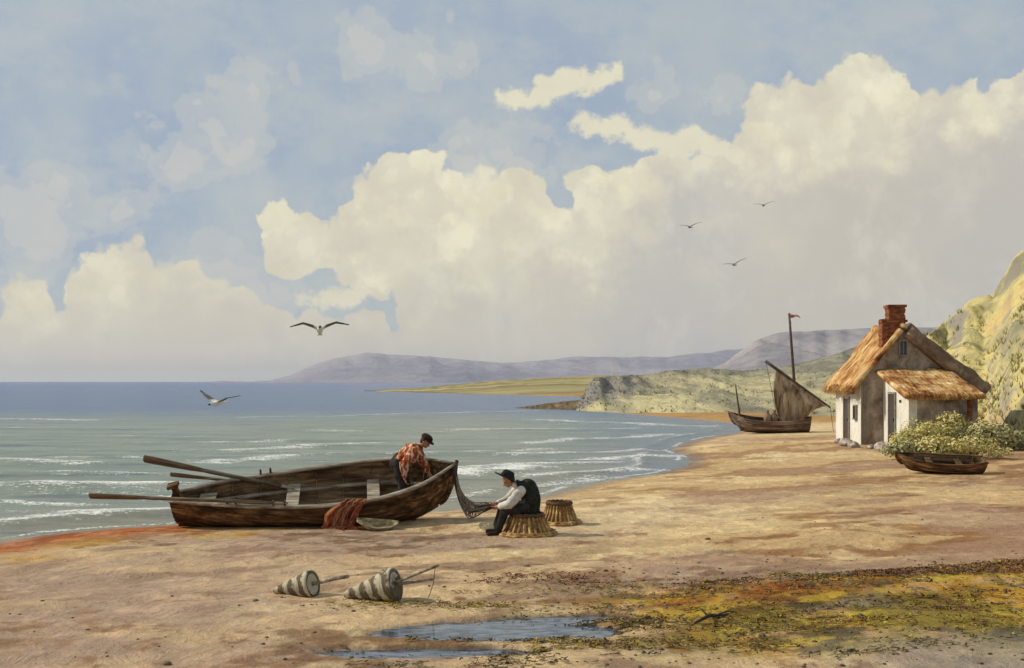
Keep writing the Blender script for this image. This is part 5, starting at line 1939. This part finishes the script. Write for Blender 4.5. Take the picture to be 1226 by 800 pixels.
HD.build(dg_, DM, ribs=6, thwarts=((0.28, 0.16, 0.75), (0.62, 0.16, 0.75)), pins=(), rail_w=0.038)

# ------------------------------------------------------------------ sailing boat beyond
M['sail'] = mottled('tan_barked_sail', [(0.34, (0.09, 0.058, 0.038)), (0.45, (0.20, 0.135, 0.085)), (0.56, (0.36, 0.27, 0.175)), (0.68, (0.52, 0.43, 0.30))], 0.9, (1.6, 1.6, 0.5), rough=0.95, bump_s=0.5, fine=4)
def sail_mat():
    m = mottled('tan_barked_sail', [(0.36, (0.22, 0.145, 0.09)), (0.44, (0.42, 0.30, 0.19)), (0.52, (0.62, 0.48, 0.33)), (0.64, (0.74, 0.64, 0.48))], 1.4, (2.2, 2.2, 0.45), rough=0.95, bump_s=0.5, fine=4)
    t = m.node_tree
    p = next(n for n in t.nodes if n.type == 'BSDF_PRINCIPLED')
    out = next(n for n in t.nodes if n.type == 'OUTPUT_MATERIAL')
    tr = t.nodes.new('ShaderNodeBsdfTranslucent')
    mx = t.nodes.new('ShaderNodeMixShader')
    mx.inputs[0].default_value = 0.5
    src = p.inputs['Base Color'].links[0].from_socket
    t.links.new(src, tr.inputs['Color'])
    t.links.new(p.outputs[0], mx.inputs[1])
    t.links.new(tr.outputs[0], mx.inputs[2])
    t.links.new(mx.outputs[0], out.inputs['Surface'])
    return m


M['sail'] = sail_mat()
M['pennant'] = mottled('faded_red_pennant', [(0.3, (0.35, 0.09, 0.075)), (0.7, (0.52, 0.20, 0.17))], 5)
M['mast'] = mottled('brown_spar', [(0.3, (0.055, 0.038, 0.03)), (0.7, (0.16, 0.115, 0.09))], 5)
M['sbhull'] = mottled('brown_fishing_hull', [(0.34, (0.075, 0.045, 0.032)), (0.48, (0.17, 0.11, 0.08)), (0.62, (0.34, 0.245, 0.18))], 2.0, (0.4, 2, 2), fine=5)
sp_ = G(925, 519)
SY = sp_.y + 0.6
sbt = empty('sailing_boat', (sp_.x, SY, sp_.z + 0.02))
yaw = math.radians(180 - 14)
sbt.rotation_euler = (Matrix.Rotation(yaw, 3, 'Z') @ Matrix.Rotation(math.radians(-1.0), 3, 'Y') @ Matrix.Rotation(math.radians(-5), 3, 'X')).to_euler()
tag(sbt, 'brown two masted sailing boat beached with its sail half lowered', 'sailing boat')
SM = {'hull': M['sbhull'], 'strakes': plank_set('sbhull', [(0.34, (0.075, 0.045, 0.032)), (0.48, (0.17, 0.11, 0.08)), (0.62, (0.34, 0.245, 0.18))], 0.75, 1.25, 2.0), 'inner': M['inner'], 'rail': M['sbhull'], 'thwart': M['inner']}
HS = Hull(4.15, [0.42, 0.70, 0.86, 0.9, 0.80, 0.46, 0.04], [0.82, 0.72, 0.66, 0.66, 0.72, 0.86, 1.0], [.10, .03, 0, 0, .02, .10, .34], 0.45, 6)
HS.build(sbt, SM, ribs=6, thwarts=((0.5, 0.25, 0.7),), pins=(), rail_w=0.05)
dg = bpy.context.evaluated_depsgraph_get()
SMW = Matrix.Translation(sbt.location) @ sbt.rotation_euler.to_matrix().to_4x4()
SIV = SMW.inverted()


def spar(name, p, q, r0, r1, mat, parent, inv):
    g = MB()
    p, q = Vector(p), Vector(q)
    g.tube([inv @ p.lerp(q, k / 6) for k in range(7)], [r0 + (r1 - r0) * k / 6 for k in range(7)], 8)
    return g.build(name, mat, parent, smooth=True)


mast = spar('mast', W3(955, 514, SY), W3(944.8, 375, SY), 0.10, 0.055, M['mast'], sbt, SIV)
spar('mizzen_mast', W3(888, 516, SY - 0.1), W3(880.5, 460, SY - 0.1), 0.075, 0.03, M['mast'], sbt, SIV)
ya, yb = W3(916.5, 432.5, SY - 0.25), W3(994, 488, SY - 0.25)
yard = spar('yard', ya, yb, 0.085, 0.05, M['mast'], sbt, SIV)
# pennant at the masthead
g = MB()
rw = []
for i in range(3):
    rw.append([SIV @ (W3(946.5 + 11.5 * u, 376.2 + (i * 2.2) * (1 - 0.75 * u) + 3.5 * u ** 2.5 + 0.6 * math.sin(u * 7), SY + 0.08 * math.sin(u * 6))) for u in np.linspace(0, 1, 12)])
g.grid(rw)
o = g.build('pennant', M['pennant'], mast, smooth=True)
sd = o.modifiers.new('t', 'SOLIDIFY')
sd.thickness = 0.012
# sail hanging in folds from the yard
low_ = [(931, 497), (934, 503), (942, 506.5), (950, 509), (958, 508), (964, 501), (969, 494), (978, 490), (990, 486.5)]
g = MB()
rw = []
NU, NV = 40, 30
for i in range(NV):
    v = i / (NV - 1)
    row = []
    for j in range(NU):
        u = j / (NU - 1)
        tx = 0.16 + 0.82 * u
        top = ya.lerp(yb, tx)
        k = u * (len(low_) - 1)
        k0 = min(int(k), len(low_) - 2)
        lx = low_[k0][0] + (low_[k0 + 1][0] - low_[k0][0]) * (k - k0)
        ly = low_[k0][1] + (low_[k0 + 1][1] - low_[k0][1]) * (k - k0)
        bot_ = W3(lx, ly, SY - 0.35)
        p = top.lerp(bot_, v)
        belly = math.sin(math.pi * v) * 0.28
        p = p + V((-0.18 * math.sin(math.pi * v) * (1 - u), -belly * math.sin(math.pi * u) - 0.11 * math.sin(u * 26 + 2.2 * v) * v, 0.06 * math.sin(u * 15) * v))
        row.append(SIV @ p)
    rw.append(row)
g.grid(rw)
o = g.build('sail', M['sail'], sbt, smooth=True)
sd = o.modifiers.new('t', 'SOLIDIFY')
sd.thickness = 0.02
# thin rigging
g = MB()
g.tube([SIV @ W3(917, 433, SY - 0.25), SIV @ W3(930, 498, SY - 0.3)], 0.012, 4)
g.tube([SIV @ W3(947, 385, SY), SIV @ W3(948, 430, SY - 0.2)], 0.010, 4)
g.tube([SIV @ W3(994, 488, SY - 0.25), SIV @ W3(998, 517, SY - 0.3)], 0.012, 4)
g.build('rigging', M['rope'], sbt)
# brown sacks standing on the deck, tied at the neck
for k, (px, lb) in enumerate(((919, 'brown tied sack on the sailing boat deck, nearer the short mast'), (927, 'brown tied sack on the sailing boat deck, nearer the sail'))):
    p = W3(px, 505, SY + 0.1)
    g = MB()
    g.lathe([(0.02, 0), (0.17, 0.02), (0.19, 0.18), (0.17, 0.34), (0.07, 0.46), (0.06, 0.50), (0.10, 0.58), (0.05, 0.60)], 18, rad=lambda a, z: 1 + 0.06 * math.sin(5 * a + k))
    o = g.build('sack', M['sail'], smooth=True)
    o.location = p
    tag(o, lb, 'sack', 'sacks on the sailing boat')


# ------------------------------------------------------------------ gulls
def gull_mat(name, body, wing, tip):
    m, T = new_mat(name)
    tcn = T.n('ShaderNodeTexCoord').outputs['Object']
    sp = T.n('ShaderNodeSeparateXYZ')
    T.link(tcn, sp.inputs[0])
    ay = T.math('ABSOLUTE', sp.outputs['Y'])
    n = T.noise(tcn, 30, 4, 0.6).outputs['Fac']
    ay = T.math('ADD', ay, T.math('MULTIPLY', T.math('SUBTRACT', n, 0.5), 0.06))
    colr = T.mix(T.step(ay, 0.09, 0.16), body, wing)
    colr = T.mix(T.step(ay, 0.42, 0.55), colr, tip)
    hd = T.step(sp.outputs['X'], 0.21, 0.235)
    colr = T.mix(hd, colr, tip)
    finish(T, colr, 0.7, 0.2)
    return m


M['gull'] = gull_mat('white_gull_grey_wings', (0.72, 0.70, 0.64), (0.16, 0.135, 0.115), (0.035, 0.03, 0.028))
M['gullfar'] = gull_mat('grey_distant_gull', (0.20, 0.185, 0.175), (0.20, 0.185, 0.175), (0.13, 0.12, 0.115))


def gull(loc, yaw, pitch, roll, lw, rw_, mat, label, vox=0.012):
    """lw / rw_: wing as list of (span, forward, up) joints; body along +X"""
    g = MB()
    g.capsule((-0.14, 0, 0.0), (0.02, 0, 0), 0.045, 0.075)
    g.capsule((0.02, 0, 0), (0.13, 0, 0.005), 0.075, 0.050)
    g.capsule((0.13, 0, 0.005), (0.20, 0, 0.012), 0.046, 0.042)
    g.capsule((0.235, 0, 0.008), (0.275, 0, 0.0), 0.016, 0.009, 8, 3)
    for s in (-1, 0, 1):
        g.capsule((-0.14, 0, 0.0), (-0.29, s * 0.05, 0.0), 0.030, 0.018, 8, 3)
    for sg, w in ((1, lw), (-1, rw_)):
        prev = V((0.03, sg * 0.02, 0.03))
        ch0 = 0.075
        for k, (sp, fw, up) in enumerate(w):
            q = V((fw, sg * sp, up))
            ch1 = (0.075, 0.060, 0.020)[min(k, 2)]
            for c0 in np.linspace(-1, 0.35, 6):
                g.capsule(prev + V((c0 * ch0 * 1.25, 0, 0.004 * c0)), q + V((c0 * ch1 * 1.25, 0, 0)), 0.017 - 0.003 * k, 0.014 - 0.003 * k, 8, 3)
            prev, ch0 = q, ch1
    o = g.melt('gull', mat, vox, None, 2)
    o.location = loc
    o.rotation_euler = (basis(yaw, pitch, roll)).to_euler()
    return tag(o, label, 'gull', 'gulls flying over the bay')


R_ = math.radians
upw = [(0.20, 0.04, 0.12), (0.38, 0.03, 0.15), (0.66, -0.05, 0.11)]
gull(W3(383, 396, 25.5), R_(-80), R_(-18), R_(2), [(0.17, 0.03, 0.12), (0.38, 0.04, 0.19), (0.68, -0.02, 0.14)], [(0.17, 0.03, 0.12), (0.38, 0.04, 0.19), (0.68, -0.02, 0.12)], M['gull'],
     'white gull with raised dark wings in the sky above the rowing boat')
gull(W3(260, 483, 27.0), R_(-128), R_(8), R_(4), [(0.20, 0.06, 0.05), (0.42, 0.02, 0.11), (0.72, -0.16, 0.12)], [(0.18, 0.06, 0.13), (0.34, 0.08, 0.24), (0.60, 0.0, 0.36)], M['gull'],
     'white gull skimming low over the sea near the left')
for (px, py, Y, yw, rl, w1, w2, lb) in (
        (826, 272, 60, 100, -6, [(0.2, 0.03, 0.10), (0.38, 0, 0.13), (0.64, -.08, 0.16)], [(0.2, 0.03, 0.11), (0.38, 0, 0.18), (0.68, -.08, 0.22)], 'grey gull at the left of the three far gulls'),
        (914, 246, 66, 85, -3, [(0.2, 0.03, 0.09), (0.38, 0, 0.11), (0.64, -.08, 0.11)], [(0.2, 0.03, 0.10), (0.38, 0, 0.17), (0.66, -.08, 0.20)], 'topmost grey gull of the three far gulls'),
        (879, 317, 56, 95, -8, [(0.2, 0.03, 0.07), (0.38, 0, 0.10), (0.62, -.08, 0.11)], [(0.2, 0.03, 0.12), (0.38, 0, 0.20), (0.66, -.08, 0.26)], 'lowest grey gull of the three far gulls')):
    gull(W3(px, py, Y), R_(yw), R_(-10), R_(rl), w1, w2, M['gullfar'], lb, 0.015)


# ------------------------------------------------------------------ seaweed, pebbles, driftwood
def weed_mat(name, a, b, c_):
    m, T = new_mat(name)
    pos = T.n('ShaderNodeNewGeometry').outputs['Position']
    n1 = T.noise(pos, 6.0, 4, 0.6)
    finish(T, T.ramp(n1.outputs['Fac'], [(0.35, a), (0.5, b), (0.65, c_)]), 0.45, 0.4)
    return m


WEED = {
    'yellow': weed_mat('yellow_wrack', (0.10, 0.065, 0.010), (0.25, 0.17, 0.020), (0.42, 0.31, 0.05)),
    'brown': weed_mat('red_brown_wrack', (0.050, 0.019, 0.007), (0.16, 0.062, 0.018), (0.29, 0.13, 0.035)),
    'dark': weed_mat('dark_olive_wrack', (0.045, 0.034, 0.013), (0.105, 0.080, 0.026), (0.19, 0.145, 0.045)),
}


def weed(name, pts, mat, label, seed, lmin=0.05, lmax=0.17, w=0.010):
    rng = np.random.default_rng(seed)
    g = MB()
    P = np.array(pts)
    # clumps
    for (x, y, dens) in P:
        for _ in range(int(dens)):
            L = rng.uniform(lmin, lmax)
            a = rng.normal(0.05, 0.30) + (math.pi if rng.random() < 0.5 else 0)
            xx, yy = x + rng.normal() * 0.22, y + rng.normal() * 0.06
            n = 5
            pp = []
            for k in range(n):
                pp.append((xx, yy))
                xx += math.cos(a) * L / n
                yy += math.sin(a) * L / n
                a += rng.normal() * 0.35
            zz = ground(np.array([p[0] for p in pp]), np.array([p[1] for p in pp]))
            ls, rs = [], []
            wav = rng.uniform(0.004, 0.03)
            ph = rng.uniform(0, 6)
            for k in range(n):
                t = k / (n - 1)
                ww = w * rng.uniform(0.7, 1.5) * math.sin(math.pi * (0.12 + 0.83 * t))
                nx, ny = -math.sin(a), math.cos(a)
                z = zz[k] + 0.006 + wav * abs(math.sin(ph + t * 5))
                ls.append((pp[k][0] + nx * ww, pp[k][1] + ny * ww, z + rng.uniform(0, 0.012)))
                rs.append((pp[k][0] - nx * ww, pp[k][1] - ny * ww, z))
            g.grid([ls, rs])
    return tag(g.build(name, mat, fix=False, smooth=True), label, 'seaweed', kind='stuff')


def px_area(n, px0, px1, py0, py1, seed, dens, cut=0.5, sc=(0.018, 0.07), slope=0.0):
    rng = np.random.default_rng(seed)
    out = []
    while len(out) < n:
        px = rng.uniform(px0, px1)
        py = rng.uniform(py0, py1) + slope * (px - px0)
        if float(fbm(np.array(px * sc[0]), np.array(py * sc[1]), seed, 4, 0.6)) < cut:
            continue
        Y = (H - 0.33) * F / (py - HY)
        out.append(((px - CX) / F * Y, Y, dens))
    return out


yl = px_area(80, 560, 800, 702, 775, 301, 7, 0.56) + px_area(120, 700, 1240, 690, 775, 302, 7, 0.58) + px_area(40, 430, 620, 716, 728, 303, 5, 0.45) + px_area(50, 1120, 1240, 678, 700, 306, 6, 0.45)
br = px_area(150, 830, 1240, 697, 716, 311, 8, 0.48, slope=-0.045) + px_area(40, 600, 715, 684, 698, 312, 5, 0.45) + px_area(70, 700, 1230, 700, 770, 313, 7, 0.58)
dk = px_area(80, 640, 1240, 700, 785, 321, 7, 0.60) + px_area(70, 470, 760, 722, 765, 322, 6, 0.52) + px_area(40, 860, 1100, 690, 715, 323, 7, 0.5) + px_area(40, 400, 640, 772, 798, 324, 5, 0.5)
weed('yellow_seaweed', yl, WEED['yellow'], 'yellow seaweed strewn around the tide pools and over the right foreground', 1)
weed('brown_seaweed', br, WEED['brown'], 'red brown seaweed along the top of the weedy bank', 2)
weed('dark_seaweed', dk, WEED['dark'], 'dark olive seaweed lying among the yellow weed', 3)

rng = np.random.default_rng(77)
g = MB()
for _ in range(560):
    px, py = rng.uniform(-20, 1246), 800 - 200 * rng.random() ** 0.7
    if rng.random() < 0.5:
        px, py = rng.uniform(700, 1246), rng.uniform(660, 800)
    Y = (H - 0.33) * F / (py - HY)
    x = (px - CX) / F * Y
    if float(shore_dist(np.array([x]), np.array([Y]))[0]) < 0.4:
        continue
    r = rng.uniform(0.006, 0.022) * (1.8 if rng.random() < 0.08 else 1)
    z = gz(x, Y)
    if z < POOL_Z:
        continue
    g.ellipsoid((x, Y, z + r * 0.2), (r * rng.uniform(0.9, 1.7), r, r * 0.6), (0, 0, rng.uniform(0, 6)), 7, 5)
tag(g.build('pebbles', M['pebble'], smooth=True, fix=False), 'small dark pebbles scattered over the foreground sand', 'pebbles', kind='stuff')

g = MB()
a, b = G(832, 750), G(878, 733)
pts = [a.lerp(b, k / 7) + V((0.03 * math.sin(k * 1.3), 0.02 * math.cos(k), 0.03 + 0.035 * math.sin(k * 0.8))) for k in range(8)]
g.tube(pts, [0.012, 0.018, 0.02, 0.022, 0.02, 0.018, 0.012, 0.006], 8)
g.tube([pts[4], pts[4] + V((0.12, -0.05, 0.06)), pts[4] + V((0.22, -0.06, 0.05))], [0.013, 0.009, 0.004], 6)
g.tube([pts[2], pts[2] + V((-0.05, 0.10, 0.05)), pts[2] + V((-0.04, 0.2, 0.03))], [0.013, 0.009, 0.004], 6)
tag(g.build('driftwood_branch', M['rope'], smooth=True), 'thin dark driftwood branch slanting across the yellow seaweed', 'driftwood')

# ------------------------------------------------------------------ the air over the bay
HAZE = 0.000075
if HAZE:
    g = MB()
    g.box((0, 14000, 120), (50000, 40000, 260))
    m, T = new_mat('sea_haze')
    pv = T.n('ShaderNodeVolumePrincipled')
    pv.inputs['Color'].default_value = (0.80, 0.84, 0.92, 1)
    pv.inputs['Density'].default_value = HAZE
    pv.inputs['Anisotropy'].default_value = 0.2
    o_ = T.n('ShaderNodeOutputMaterial')
    T.link(pv.outputs[0], o_.inputs['Volume'])
    tag(g.build('haze', m), 'thin bluish sea air over the bay', 'haze', kind='stuff')
